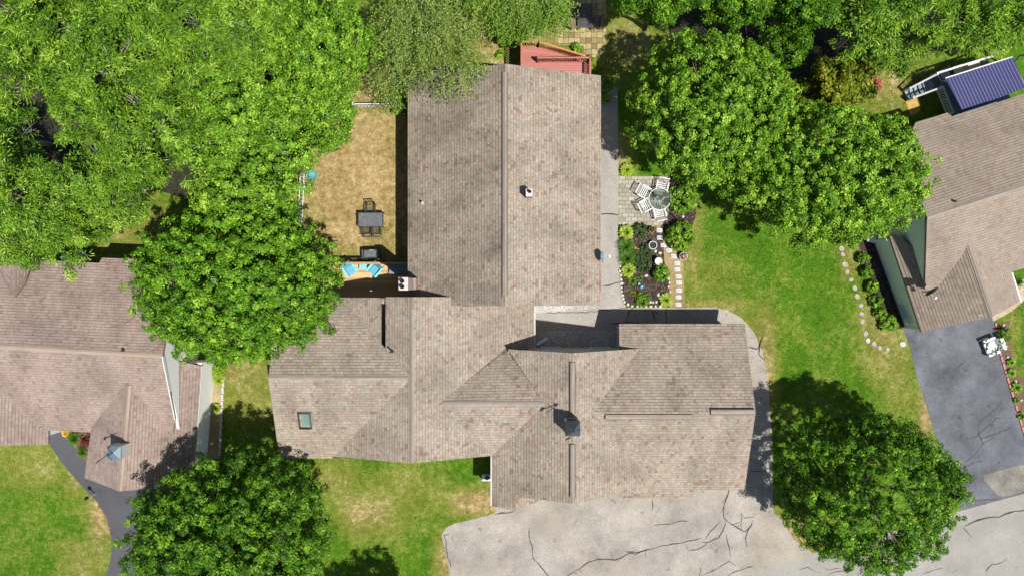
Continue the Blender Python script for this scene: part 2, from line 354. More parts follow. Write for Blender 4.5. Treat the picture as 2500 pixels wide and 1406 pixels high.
class MB:
    def __init__(s): s.v = []; s.f = []; s.m = []; s.u = {}
    def add(s, vs, fs, mi=0):
        o = len(s.v); s.v += [tuple(x) for x in vs]
        for f in fs: s.f.append([o + i for i in f]); s.m.append(mi)
        return s
    def box(s, c, sz, rz=0, mi=0, top=1.0):
        x, y, z = (d/2 for d in sz); ca, sa = math.cos(rz), math.sin(rz); vs = []
        for dz in (-z, z):
            k = top if dz > 0 else 1
            for dx, dy in ((-x, -y), (x, -y), (x, y), (-x, y)):
                dx *= k; dy *= k
                vs.append((c[0]+dx*ca-dy*sa, c[1]+dx*sa+dy*ca, c[2]+dz))
        return s.add(vs, [(3, 2, 1, 0), (4, 5, 6, 7), (0, 1, 5, 4), (1, 2, 6, 5), (2, 3, 7, 6), (3, 0, 4, 7)], mi)
    def bar(s, a, b, w=.05, h=.05, mi=0, up=(0, 0, 1)):
        a, b = Vector(a), Vector(b); d = (b-a).normalized(); u = Vector(up)
        if abs(d.dot(u)) > .98: u = Vector((1, 0, 0))
        r = d.cross(u).normalized(); u = r.cross(d).normalized(); vs = []
        for p in (a, b):
            for i, j in ((-1, -1), (1, -1), (1, 1), (-1, 1)): vs.append(p + r*(i*w/2) + u*(j*h/2))
        return s.add(vs, [(3, 2, 1, 0), (4, 5, 6, 7), (0, 1, 5, 4), (1, 2, 6, 5), (2, 3, 7, 6), (3, 0, 4, 7)], mi)
    def tube(s, pts, r, n=8, mi=0, cap=True):
        pts = [Vector(p) for p in pts]; rs = r if isinstance(r, (list, tuple)) else [r]*len(pts); vs = []
        ref = Vector((.3, .2, 1)).normalized()
        for i, p in enumerate(pts):
            d = (pts[min(i+1, len(pts)-1)] - pts[max(i-1, 0)]).normalized()
            a = d.cross(ref if abs(d.dot(ref)) < .95 else Vector((1, 0, 0))).normalized(); b = d.cross(a)
            for k in range(n):
                t = 2*math.pi*k/n; vs.append(p + (a*math.cos(t) + b*math.sin(t))*rs[i])
        fs = [(i*n+k, i*n+(k+1) % n, (i+1)*n+(k+1) % n, (i+1)*n+k) for i in range(len(pts)-1) for k in range(n)]
        if cap: fs += [tuple(range(n-1, -1, -1)), tuple(range((len(pts)-1)*n, len(pts)*n))]
        return s.add(vs, fs, mi)
    def ring(s, c, rad, r, n=28, m=6, mi=0):
        vs = []; fs = []
        for i in range(n):
            t = 2*math.pi*i/n
            for k in range(m):
                q = 2*math.pi*k/m; x = rad + r*math.cos(q)
                vs.append((c[0]+x*math.cos(t), c[1]+x*math.sin(t), c[2]+r*math.sin(q)))
        for i in range(n):
            for k in range(m): fs.append((i*m+k, ((i+1) % n)*m+k, ((i+1) % n)*m+(k+1) % m, i*m+(k+1) % m))
        return s.add(vs, fs, mi)
    def lathe(s, prof, c=(0, 0, 0), n=24, mi=0, sx=1, sy=1):
        vs = []
        for r, z in prof:
            for k in range(n):
                t = 2*math.pi*k/n; vs.append((c[0]+r*sx*math.cos(t), c[1]+r*sy*math.sin(t), c[2]+z))
        fs = [(i*n+k, i*n+(k+1) % n, (i+1)*n+(k+1) % n, (i+1)*n+k) for i in range(len(prof)-1) for k in range(n)]
        fs += [tuple(range(n-1, -1, -1)), tuple(range((len(prof)-1)*n, len(prof)*n))]
        return s.add(vs, fs, mi)
    def slab(s, pts, th=.1, mi=0, uvscale=1.0, sidemi=None):
        """polygon with real thickness (extruded downwards); top face gets metric UVs: u level, v up the slope"""
        pts = [Vector(p) for p in pts]; n = len(pts); nr = Vector((0, 0, 0))
        for i in range(n):
            a, b = pts[i], pts[(i+1) % n]
            nr += Vector(((a.y-b.y)*(a.z+b.z), (a.z-b.z)*(a.x+b.x), (a.x-b.x)*(a.y+b.y)))
        if nr.z < 0: pts.reverse(); nr = -nr
        nr.normalize(); hz = Vector((nr.x, nr.y, 0))
        u = Vector((0, 0, 1)).cross(hz).normalized() if hz.length > .02 else Vector((1, 0, 0))
        w = nr.cross(u)
        o = len(s.v); s.v += [tuple(p) for p in pts] + ([(p.x, p.y, p.z-th) for p in pts] if th else [])
        s.u[len(s.f)] = [(p.dot(u)*uvscale, p.dot(w)*uvscale) for p in pts]
        s.f.append([o+i for i in range(n)]); s.m.append(mi)
        if th:
            sm = mi if sidemi is None else sidemi
            s.f.append([o+n+i for i in range(n-1, -1, -1)]); s.m.append(sm)
            for i in range(n): s.f.append([o+i, o+n+i, o+n+(i+1) % n, o+(i+1) % n]); s.m.append(sm)
        return s
    def courses(s, pts, th=.15, row=.145, lift=.012, mi=0):
        """roof slope built of overlapping shingle courses: each course's lower edge stands proud of the one below"""
        pts = [Vector(p) for p in pts]; n = len(pts); nr = Vector((0, 0, 0))
        for i in range(n):
            a, b = pts[i], pts[(i+1) % n]
            nr += Vector(((a.y-b.y)*(a.z+b.z), (a.z-b.z)*(a.x+b.x), (a.x-b.x)*(a.y+b.y)))
        if nr.z < 0: pts.reverse(); nr = -nr
        nr.normalize(); u = Vector((0, 0, 1)).cross(Vector((nr.x, nr.y, 0))).normalized(); w = nr.cross(u)
        s.slab(pts, th, mi)
        v0 = min(p.dot(w) for p in pts); v1 = max(p.dot(w) for p in pts); k0 = math.floor(v0/row); k1 = math.ceil(v1/row)
        for k in range(k0, k1):
            lo, hi = k*row, (k+1)*row; poly = pts
            for lim, sg in ((lo, 1), (hi, -1)):
                out = []
                for i in range(len(poly)):
                    a, b = poly[i], poly[(i+1) % len(poly)]; da, db = (a.dot(w)-lim)*sg, (b.dot(w)-lim)*sg
                    if da >= 0: out.append(a)
                    if (da > 0) != (db > 0) and abs(da-db) > 1e-9: out.append(a.lerp(b, da/(da-db)))
                poly = out
                if len(poly) < 3: break
            if len(poly) < 3: continue
            q = []
            for p in poly:
                if not q or (p-q[-1]).length > 1e-5: q.append(p)
            if len(q) < 3: continue
            top = [p + nr*(lift*(1-(p.dot(w)-lo)/row) + .004) for p in q]; o = len(s.v); m = len(q)
            s.v += [tuple(p) for p in top] + [tuple(p) for p in q]
            s.u[len(s.f)] = [(p.dot(u), p.dot(w)) for p in q]; s.f.append([o+i for i in range(m)]); s.m.append(mi)
            for i in range(m):
                j = (i+1) % m
                if q[i].dot(w) < lo+.12 and q[j].dot(w) < lo+.12 and abs(q[i].dot(w)-q[j].dot(w)) < .004:
                    s.u[len(s.f)] = [(0, 0)]*4; s.f.append([o+i, o+m+i, o+m+j, o+j]); s.m.append(mi)
        return s
    def rock(s, c, r, mi=0, seed=0, n=9, m=6):
        rg = random.Random(seed); vs = []
        for i in range(m+1):
            ph = math.pi*i/m - math.pi/2
            for k in range(n):
                t = 2*math.pi*k/n; j = 1 + rg.uniform(-.16, .16)
                vs.append((c[0]+r[0]*math.cos(ph)*math.cos(t)*j, c[1]+r[1]*math.cos(ph)*math.sin(t)*j, c[2]+r[2]*math.sin(ph)*j))
        fs = [(i*n+k, i*n+(k+1) % n, (i+1)*n+(k+1) % n, (i+1)*n+k) for i in range(m) for k in range(n)]
        return s.add(vs, fs, mi)
    def build(s, name, mats, parent=None, smooth=False, bevel=0):
        if not isinstance(mats, (list, tuple)): mats = [mats]
        off = Vector((0, 0, 0)); q = parent
        while q is not None:
            if q.name in OFF: off = OFF[q.name]
            q = q.parent
        if HOUSE: s.v = [(a*XW, b*XW, ZT(c)) for a, b, c in s.v] if name in ('wall', 'window', 'pane', 'garage_door', 'door', 'foundation', 'corner_board', 'corner_post') else [TR(q) for q in s.v]
        me = bpy.data.meshes.new(name)
        me.from_pydata([(a-off.x, b-off.y, c-off.z) for a, b, c in s.v], [], s.f)
        for m in mats: me.materials.append(m)
        me.polygons.foreach_set('material_index', s.m)
        uv = me.uv_layers.new(name='UVMap')
        for i, p in enumerate(me.polygons):
            if i in s.u:
                for li, c in zip(p.loop_indices, s.u[i]): uv.data[li].uv = c
            else:
                nn = p.normal
                for li in p.loop_indices:
                    x, y, z = me.vertices[me.loops[li].vertex_index].co
                    uv.data[li].uv = (x, y) if abs(nn.z) > .7 else ((y, z) if abs(nn.x) > abs(nn.y) else (x, z))
        if smooth: me.polygons.foreach_set('use_smooth', [True]*len(me.polygons))
        me.update()
        o = bpy.data.objects.new(name, me); COL.objects.link(o)
        if parent: o.parent = parent
        if bevel:
            b = o.modifiers.new('bevel', 'BEVEL'); b.width = bevel; b.segments = 2; b.limit_method = 'ANGLE'
        return o

def sheet(name, pts, z, mat, kind='structure', cracks=None, tarmat=None):
    mb = MB().slab([(x, y, z) for x, y in pts], 0)
    mats = [mat]
    if cracks:
        mats.append(tarmat or M['tar'])
        for line, w in cracks:
            q = [Vector((*p, z+.004)) for p in line]
            rg = random.Random(len(line)*7+int(w*1000)); fine = [q[0]]
            for a, b in zip(q, q[1:]):
                k = max(1, int((b-a).length/.25)); d = (b-a); nrm = Vector((-d.y, d.x, 0)).normalized()
                for i in range(1, k+1):
                    fine.append(a + d*(i/k) + (nrm*rg.uniform(-.05, .05) if i < k else Vector((0, 0, 0))))
            vs = []
            for i, p in enumerate(fine):
                d = (fine[min(i+1, len(fine)-1)]-fine[max(i-1, 0)]).normalized(); nrm = Vector((-d.y, d.x, 0))
                ww = w*rg.uniform(.55, 1.6)/2*(.5 if i in (0, len(fine)-1) else 1)
                vs += [p + nrm*ww, p - nrm*ww]
            mb.add(vs, [(2*i, 2*i+1, 2*i+3, 2*i+2) for i in range(len(fine)-1)], 1)
    o = mb.build(name, mats); o['kind'] = kind
    return o
def pxs(l, z=0): return [XY(a, b, z) for a, b in l]
def smooth_loop(pts, it=2):
    for _ in range(it):
        q = []
        for i in range(len(pts)):
            a, b = pts[i], pts[(i+1) % len(pts)]
            q += [(a[0]*.75+b[0]*.25, a[1]*.75+b[1]*.25), (a[0]*.25+b[0]*.75, a[1]*.25+b[1]*.75)]
        pts = q
    return pts

# ------------------------------------------------------------------ foliage
def leaf_object(name, pos, nrm, length, width, tint, mat, parent, axis=None, rng=None, fold=.0):
    n = len(pos); nrm = nrm/np.maximum(np.linalg.norm(nrm, axis=1, keepdims=True), 1e-6)
    a = rng.normal(size=(n, 3)) if axis is None else axis
    a = a - nrm*np.sum(a*nrm, axis=1, keepdims=True); a /= np.maximum(np.linalg.norm(a, axis=1, keepdims=True), 1e-6)
    b = np.cross(nrm, a)
    L = (length/2)[:, None]; W = (width/2)[:, None]
    v = np.empty((n, 4, 3), np.float32)
    v[:, 0] = pos - a*L; v[:, 1] = pos + b*W + a*L*.15; v[:, 2] = pos + a*L; v[:, 3] = pos - b*W + a*L*.15
    q = parent
    while q is not None:
        if q.name in OFF: v -= np.array(OFF[q.name], np.float32)
        q = q.parent
    me = bpy.data.meshes.new(name)
    me.vertices.add(n*4); me.vertices.foreach_set('co', v.reshape(-1))
    me.loops.add(n*4); me.loops.foreach_set('vertex_index', np.arange(n*4, dtype=np.int32))
    me.polygons.add(n); me.polygons.foreach_set('loop_start', np.arange(0, n*4, 4, dtype=np.int32))
    me.polygons.foreach_set('loop_total', np.full(n, 4, np.int32))
    at = me.attributes.new('tint', 'FLOAT', 'FACE'); at.data.foreach_set('value', np.clip(tint, 0, 1).astype(np.float32))
    me.materials.append(mat); me.update(calc_edges=True)
    o = bpy.data.objects.new(name, me); COL.objects.link(o)
    if parent: o.parent = parent
    return o

def unit(v): return v/np.maximum(np.linalg.norm(v, axis=1, keepdims=True), 1e-6)

def crown(C, Rad, rng, npuff, nleaf, puff, leaf, style='broad', lobes=16, lobe=.26, zmin=-.35, holes=(), small=0, samp=.36):
    """leaf positions of a crown made of many small leaf clumps on a lobed dome"""
    C = np.array(C); Rad = np.array(Rad)
    ld = unit(rng.normal(size=(lobes, 3)) + [0, 0, .45]); la = rng.uniform(.6, 1.2, lobes)
    d = unit(rng.normal(size=(npuff*3, 3))); d = d[d[:, 2] > zmin][:npuff]
    ang = np.arccos(np.clip(d @ ld.T, -1, 1))
    bumpv = (np.exp(-(ang/.38)**2)*la).max(1)
    r = (1-lobe) + lobe*1.15*bumpv
    if small:
        sd = unit(rng.normal(size=(small*2, 3)) + [0, 0, .3]); sd = sd[sd[:, 2] > -.4][:small]
        a2 = np.arccos(np.clip(d @ sd.T, -1, 1)).min(1); sw = 1.25/math.sqrt(small)*1.45
        r = r*(1 - samp + samp*1.25*np.exp(-(a2/sw)**2))
    r = r/np.percentile(r, 88)
    u = 1 - .22*rng.random(len(d))**2.0
    pc = C + d*Rad*(r*u)[:, None]
    for hx, hy, hr in holes:
        k = (pc[:, 0]-hx)**2 + (pc[:, 1]-hy)**2 > hr*hr
        pc, d = pc[k], d[k]
    m = len(pc); pr = puff*rng.uniform(.6, 1.35, m); pt = rng.normal(.5, .16, m)
    out = unit(d/Rad)
    idx = np.repeat(np.arange(m), nleaf); n = len(idx)
    v = unit(rng.normal(size=(n, 3)) + out[idx]*.9 + [0, 0, .35])
    if style == 'ash':
        # sprays: long narrow leaflets fanning outward from the clump
        pos = pc[idx] + v*(pr[idx]*rng.uniform(.25, 1.15, n))[:, None]*[1, 1, .7]
        nrm = unit(rng.normal(size=(n, 3))*.55 + [0, 0, 1.0] + v*.3)
        ax = v + rng.normal(size=(n, 3))*.45
        Ls = leaf*rng.uniform(1.2, 2.3, n); Ws = leaf*rng.uniform(.32, .5, n)
    elif style == 'droop':
        # thin hanging strands that sweep outward and down, leaves strung along them
        ns = 7; sid = idx*ns + rng.integers(0, ns, n); sdir = unit(rng.normal(size=(m*ns, 3))*[.5, .5, .25] + np.repeat(out, ns, 0)*[.8, .8, .2] + [.1, -.45, -.45])
        tt = rng.random(n); pos = pc[idx] + sdir[sid]*(tt*puff*3.2*rng.uniform(.6, 1.1, n))[:, None] - np.stack([0*tt, 0*tt, tt**2*.35], -1) + rng.normal(size=(n, 3))*.045
        nrm = unit(rng.normal(size=(n, 3))*.7 + [0, 0, .8]); ax = sdir[sid] + rng.normal(size=(n, 3))*.5
        Ls = leaf*rng.uniform(.8, 1.5, n); Ws = Ls*rng.uniform(.35, .55, n)
    else:
        pos = pc[idx] + v*(pr[idx]*rng.uniform(.45, 1.05, n))[:, None]
        nrm = unit(v*1.25 + rng.normal(size=(n, 3))*.42 + [0, 0, .25]); ax = rng.normal(size=(n, 3))
        Ls = leaf*rng.uniform(.7, 1.35, n); Ws = Ls*rng.uniform(.6, .9, n)
    ti = pt[idx] + rng.normal(0, .19, n)
    return pos, nrm, Ls, Ws, ti, ax, pc

# openings in the wood where neighbouring crowns do not meet: upright clearings (x, y, half widths in metres) thinning out at their rims
GAPS = [(*XY(px, py, 8), rx/52, ry/52) for px, py, rx, ry in ((272, 92, 46, 34), (372, 262, 26, 44), (28, 290, 60, 28), (120, 335, 44, 20), (172, 402, 38, 32), (560, 225, 30, 17), (690, 205, 30, 14), (2050, 120, 36, 18), (1850, 98, 44, 18), (2240, 75, 26, 14), (420, 395, 30, 18))]
def keep_gaps(pos, rng):
    x, y = pos[:, 0], pos[:, 1]; ok = np.ones(len(pos), bool)
    wob = 1 + .45*np.sin(x*1.9+y*1.3) + .3*np.sin(y*3.1-x*2.6)
    for gx, gy, rx, ry in GAPS: ok &= ((x-gx)/rx)**2 + ((y-gy)/ry)**2 > wob*rng.uniform(.15, 1.7, len(pos))
    return ok
def trunk_mesh(base, C, Rad, pc, rng, r0, nlimb=9, lim=.86):
    mb = MB(); bx, by, bz = base; top = np.array([C[0], C[1], C[2]+Rad[2]*.35])
    q = [np.array([bx, by, bz])*(1-t) + top*t + np.array([rng.normal(0, .12), rng.normal(0, .12), 0])*(1 if 0 < t < 1 else 0) for t in np.linspace(0, 1, 6)]
    mb.tube(q, [r0*1.35, r0, r0*.85, r0*.65, r0*.45, r0*.22], 9)
    for p in pc[rng.choice(len(pc), min(nlimb, len(pc)), replace=False)]:
        t = rng.uniform(.35, .75); s0 = np.array([bx, by, bz])*(1-t) + top*t
        mid = s0*.5 + p*.5 + np.array([0, 0, rng.uniform(.1, .5)])
        e = s0 + (p-s0)*lim
        mb.tube([s0, mid, e], [r0*.3, r0*.16, r0*.05], 6)
        for _ in range(2):
            w = e + rng.normal(size=3)*[.35, .35, .2] - [0, 0, .3]; mb.tube([mid, (mid+w)/2+[0, 0, .1], w], [r0*.11, r0*.07, r0*.025], 5)
    return mb

def tree(name, label, cat, px, py, rpx, zc, rz, mat, seed, style='broad', dens=1.0, leaf=.19, puff=.42, rpy=None, group=None, bark='bark', lobe=.26, zmin=-.35, lobes=16, r0=None, holes=(), nl=72, base=None, ks=.7, samp=.34):
    rng = np.random.default_rng(seed); k = (H-zc)/F
    C = P(px, py, zc); Rad = (rpx*k, (rpy or rpx)*k, rz*1.35)
    root = thing(name, label, cat, (C[0], C[1], 0), group=group, world=True)
    area = 2*math.pi*((Rad[0]*Rad[1]) + (Rad[0]+Rad[1])/2*Rad[2])/2*1.15
    npuff = int(area/(puff*puff)*.85*dens)
    hl = [(*XY(hx, hy, zc+rz*.6), hr*k) for hx, hy, hr in holes]
    pos, nrm, Ls, Ws, ti, ax, pc = crown(C, Rad, rng, npuff, nl, puff, leaf, style, lobes, lobe, zmin, hl, small=int(area*ks), samp=samp)
    if style == 'broad' and not holes and Rad[0] > 2:          # denser inner foliage behind the outer clumps
        ni = int(area*11); dd = unit(rng.normal(size=(ni, 3))); dd[:, 2] = np.abs(dd[:, 2])*.9-.1; ip = np.array(C) + dd*np.array(Rad)*rng.uniform(.35, .62, (ni, 1))
        pos = np.vstack([pos, ip]); nrm = np.vstack([nrm, unit(rng.normal(size=(ni, 3))*.6+[0, 0, 1])]); ax = np.vstack([ax, rng.normal(size=(ni, 3))])
        li = rng.uniform(.24, .42, ni); Ls = np.concatenate([Ls, li]); Ws = np.concatenate([Ws, li*.7]); ti = np.concatenate([ti, rng.normal(.35, .15, ni)])
    if group:
        ok = keep_gaps(pos, rng); pos, nrm, Ls, Ws, ti, ax = (q[ok] for q in (pos, nrm, Ls, Ws, ti, ax))
    leaf_object('crown', pos, nrm, Ls, Ws, ti, mat, root, ax, rng)
    r0 = r0 or max(.05, .035*(Rad[0]+Rad[1]) )
    lean = 1 + .012*max(0, zc-4)
    trunk_mesh((*(XY(*base) if base else (C[0]*lean, C[1]*lean)), 0), C, Rad, pc, rng, r0, int(9+Rad[0]*2)+(14 if style == 'ash' else 0), .97 if style == 'ash' else .86).build('trunk', M[bark], root, smooth=True)
    return root

def shrub(name, label, px, py, rpx, h, mat, seed, cat='shrub', leaf=.08, puff=.14, nl=26, rpy=None, group=None, z0=0, dens=1.0, lobe=.12, style='broad'):
    rng = np.random.default_rng(seed); k = (H-h*.5)/F
    C = np.array(P(px, py, z0+h*.5)); Rad = (rpx*k, (rpy or rpx)*k, h*.52)
    root = thing(name, label, cat, (C[0], C[1], z0), group=group, world=True)
    area = 2*math.pi*(Rad[0]*Rad[1]+(Rad[0]+Rad[1])/2*Rad[2])/2*1.2
    npuff = max(6, int(area/(puff*puff)*.9*dens))
    pos, nrm, Ls, Ws, ti, ax, pc = crown(C, Rad, rng, npuff, nl, puff, leaf, style, 8, lobe, -.6)
    pos[:, 2] = np.maximum(pos[:, 2], z0+.02)
    leaf_object('foliage', pos, nrm, Ls, Ws, ti, mat, root, ax, rng)
    mb = MB()
    for i in range(5):
        p = pc[rng.integers(len(pc))]; mb.tube([(C[0], C[1], z0), tuple((np.array([C[0], C[1], z0])+p)/2+[0, 0, .05]), tuple(p)], [.03, .02, .008], 5)
    mb.build('stem', M['bark'], root)
    return root

def clump(name, label, px, py, rpx, h, mat, seed, cat='plant', nblade=90, width=.035, z0=0, group=None, droop=.5, broad=False):
    """arching strap-leaved or broad-leaved perennial: every blade is a bent strip rooted at the middle"""
    rng = np.random.default_rng(seed); r = rpx*(H-h)/F; C = P(px, py, z0+h*.5)
    root = thing(name, label, cat, (C[0], C[1], z0), group=group, world=True)
    vs, fs, tint = [], [], []
    for i in range(nblade):
        t = rng.uniform(0, 2*math.pi); rr = r*math.sqrt(rng.uniform(.08, 1.0)); d = np.array([math.cos(t), math.sin(t), 0]); s = np.array([-d[1], d[0], 0])
        hh = h*rng.uniform(.6, 1.0)*(1-.35*rr/r); n = 5; w0 = width*rng.uniform(.7, 1.3); o = len(vs); b0 = rng.uniform(0, .06)
        for j in range(n+1):
            q = j/n; z = hh*math.sin(q*math.pi*(.5+.32*droop)); p = np.array([C[0], C[1], z0+.01]) + d*(b0+rr*q) + [0, 0, z]
            if broad: w = w0*max(.08, math.sin(math.pi*min(1, q*.98))**.8) if q > .3 else w0*.12
            else: w = w0*(1-q*.85)
            vs += [tuple(p+s*w/2), tuple(p-s*w/2)]
        tt = rng.normal(.5, .2)
        for j in range(n): fs.append((o+2*j, o+2*j+1, o+2*j+3, o+2*j+2)); tint.append(min(1, max(0, tt+.1*j/n)))
    me = bpy.data.meshes.new('foliage'); off = OFF[root.name]
    me.from_pydata([(a-off.x, b-off.y, c-off.z) for a, b, c in vs], [], fs); me.materials.append(mat)
    at = me.attributes.new('tint', 'FLOAT', 'FACE'); at.data.foreach_set('value', np.array(tint, np.float32))
    o = bpy.data.objects.new('foliage', me); COL.objects.link(o); o.parent = root
    return root

# ================================================================== THE SETTING
def ground():
    mb = MB().slab([(-400, -400, -.05), (400, -400, -.05), (400, 400, -.05), (-400, 400, -.05)], 0)
    o = mb.build('ground', M['lawn']); o['kind'] = 'structure'
    o.data.attributes.new('dry', 'FLOAT', 'POINT').data.foreach_set('value', [.15]*4)
    # lawn sheet carrying how parched each spot is
    blobs = [(880, 430, 170, 250, 1.05), (900, 250, 90, 120, .75), (335, 560, 110, 80, .5), (250, 1250, 35, 90, .85), (190, 1160, 40, 50, .6), (90, 1130, 160, 60, .42),
             (20, 1330, 60, 120, .1), (200, 1370, 60, 60, .5), (900, 1250, 90, 60, .62), (1170, 1225, 75, 35, 1.0), (1090, 1360, 32, 70, .85),
             (820, 1165, 60, 45, .5), (1000, 1200, 120, 60, .42), (600, 935, 90, 110, .52), (560, 900, 50, 50, .65), (1868, 880, 26, 130, .8),
             (1840, 800, 60, 30, .5), (1760, 745, 110, 16, .55), (2150, 790, 45, 130, .6), (2195, 900, 40, 120, .5), (2262, 1030, 26, 130, .85), (2080, 640, 30, 50, .45), (1690, 610, 22, 120, .45),
             (1180, 110, 110, 90, .72), (1330, 80, 80, 80, .7), (1530, 110, 70, 80, .55), (2190, 220, 90, 60, .6), (1930, 1310, 70, 60, 1.0), (1750, 690, 60, 50, .25),
             (2470, 800, 20, 60, .45), (2470, 920, 18, 100, .4), (2050, 260, 120, 60, .5), (2100, 100, 200, 60, .5), (1500, 380, 40, 60, .6)]
    X = np.linspace(-38, 38, 230); Y = np.linspace(-26, 26, 158)
    gx, gy = np.meshgrid(X, Y); px = gx*F/H+1250; py = 703-gy*F/H
    rng = np.random.default_rng(3)
    dry = np.full(gx.shape, .0)
    for bx, by, rx, ry, v in blobs:
        dry = np.maximum(dry, v*np.exp(-(np.abs((px-bx)/rx)**2.6 + np.abs((py-by)/ry)**2.6)*.8))
    nx, ny = len(X), len(Y)
    vs = np.stack([gx, gy, np.zeros_like(gx)], -1).reshape(-1, 3)
    i = np.arange(nx*ny).reshape(ny, nx)
    fs = np.stack([i[:-1, :-1], i[:-1, 1:], i[1:, 1:], i[1:, :-1]], -1).reshape(-1, 4)
    me = bpy.data.meshes.new('lawn'); me.from_pydata(vs.tolist(), [], fs.tolist()); me.materials.append(M['lawn'])
    me.attributes.new('dry', 'FLOAT', 'POINT').data.foreach_set('value', dry.reshape(-1).astype(np.float32))
    o = bpy.data.objects.new('lawn', me); COL.objects.link(o); o['kind'] = 'structure'
    # short grass blades catching the light (uncountable)
    n = 330000; xs = rng.uniform(-29.5, 29.5, n); ys = rng.uniform(-17, 17, n); qx = xs*F/H+1250; qy = 703-ys*F/H
    ok = np.zeros(n, bool)
    for x0, y0, x1, y1 in ((0, 1080, 280, 1420), (640, 1110, 1205, 1420), (1640, 480, 2290, 1200), (735, 170, 1000, 640), (150, 480, 420, 620), (540, 870, 690, 1120), (1880, 1240, 2000, 1360),
                           (1140, 40, 1360, 180), (1480, 60, 1560, 160), (2120, 150, 2260, 300), (2440, 740, 2510, 1060), (2080, 560, 2240, 900)):
        ok |= (qx > x0) & (qx < x1) & (qy > y0) & (qy < y1)
    jx, jy = xs + rng.normal(0, .055, n), ys + rng.normal(0, .055, n)
    for poly in NOGRASS:
        inside = np.zeros(n, bool); j = len(poly)-1
        for a in range(len(poly)):
            xa, ya = poly[a]; xb, yb = poly[j]
            c = ((ya > jy) != (yb > jy)) & (jx < (xb-xa)*(jy-ya)/((yb-ya) if yb != ya else 1e-9)+xa)
            inside ^= c; j = a
        ok &= ~inside
    xs, ys, qx, qy = xs[ok], ys[ok], qx[ok], qy[ok]; m = len(xs)
    iy = np.clip(((ys+26)/52*(ny-1)).round().astype(int), 0, ny-1); ix = np.clip(((xs+38)/76*(nx-1)).round().astype(int), 0, nx-1)
    dd = dry[iy, ix]
    pos = np.stack([xs, ys, np.full(m, .025)], -1); L = rng.uniform(.05, .12, m)
    leaf_object('grass', pos, rng.normal(size=(m, 3))*.8+[0, 0, .5], L, L*.3, np.clip(dd*.75+rng.normal(.12, .13, m), 0, 1), L_GRASS, None, None, rng)['kind'] = 'stuff'
L_GRASS = leafmat('grass_blades', [(0, (.035, .10, .006)), (.3, (.09, .185, .012)), (.55, (.24, .24, .04)), (.85, (.42, .31, .12)), (1, (.52, .40, .19))], .2)

def dz(pts): return [(1040+x/2.717, 1080+y/2.717) for x, y in pts]
drive_px = [(1078, 1305), (1088, 1288), (1110, 1277), (1160, 1265), (1208, 1252), (1225, 1190), (1480, 1000), (1480, 752), (1735, 750), (1775, 756), (1812, 777), (1842, 812), (1862, 860), (1875, 930), (1884, 1050), (1888, 1245), (1905, 1290), (1985, 1352), (1846, 1388), (1838, 1440), (1500, 1560), (1105, 1520), (1098, 1400), (1085, 1335)]
cr = [([(685, 560), (683, 610), (705, 690), (712, 770), (760, 820), (820, 890)], .045), ([(692, 775), (735, 757)], .03),
      ([(930, 886), (990, 850), (1055, 806), (1140, 772), (1250, 778), (1330, 740), (1470, 708), (1600, 680), (1730, 652), (1825, 632)], .05),
      ([(1225, 720), (1240, 775), (1190, 768)], .04), ([(1130, 755), (1140, 780)], .03), ([(1455, 752), (1460, 706), (1390, 740), (1325, 722), (1400, 712)], .04),
      ([(1518, 548), (1600, 540), (1665, 524), (1735, 520)], .05), ([(2010, 310), (1990, 370), (1970, 440), (1975, 490), (1990, 525)], .06),
      ([(1950, 520), (1915, 560), (1870, 610), (1850, 640)], .045), ([(1990, 525), (1970, 580), (1940, 630), (1880, 658), (1830, 660)], .055),
      ([(1722, 672), (1740, 712), (1800, 708), (1850, 680), (1865, 660)], .04), ([(1970, 490), (2010, 530), (2060, 560), (2110, 590), (2160, 545), (2165, 510)], .04),
      ([(2090, 465), (2088, 540), (2095, 585)], .035), ([(2090, 467), (2115, 502), (2180, 494)], .035), ([(2020, 545), (2085, 525)], .03), ([(2040, 560), (2090, 545)], .03), ([(2030, 535), (2070, 572)], .03), ([(2060, 540), (2085, 575)], .03),
      ([(2160, 540), (2130, 590), (2118, 640), (2130, 690)], .04), ([(1990, 605), (2000, 660), (2015, 720), (2020, 755)], .04),
      ([(1825, 886), (1900, 850), (1960, 815), (2010, 785), (2055, 815)], .035), ([(1815, 886), (1820, 830), (1830, 860)], .035), ([(1500, 375), (1505, 410), (1498, 455)], .05),
      ([(1225, 378), (1262, 396)], .05), ([(115, 620), (155, 603), (118, 612), (135, 660), (140, 730), (165, 830)], .045), ([(455, 475), (500, 465), (580, 455)], .07), ([(1460, 850), (1468, 886)], .035),
      ([(2000, 886), (2060, 850), (2130, 825), (2190, 828)], .05), ([(1005, 875), (985, 860)], .05)]
cracks = [(pxs(dz(l)), w) for l, w in cr]
cracks += [(pxs(l), w) for l, w in [([(1826, 846), (1850, 852), (1862, 820), (1855, 838), (1852, 865), (1868, 880)], .05), ([(1856, 905), (1872, 912), (1862, 898)], .04),
           ([(1528, 790), (1535, 760), (1545, 752)], .05), ([(1600, 785), (1592, 757), (1612, 768)], .05), ([(1626, 788), (1627, 752)], .045), ([(1490, 790), (1560, 787)], .05), ([(1830, 1147), (1866, 1150)], .035)]]
drive = pxs(drive_px); sheet('driveway', drive, .012, M['drive'], cracks=cracks)
apron = pxs([(1838, 1392), (1832, 1330), (1850, 1270), (1880, 1245), (1905, 1262), (1940, 1320), (1990, 1352)])
sheet('driveway_edge', apron, .017, M['apron'])
road = pxs([(2700, 1148), (2500, 1203), (2343, 1246), (2150, 1306), (1985, 1350), (1846, 1387), (1700, 1424), (1500, 1476), (1500, 1800), (2900, 1800)])
rz_ = lambda l: [(1860+x/2.673, 880+y/2.673) for x, y in l]
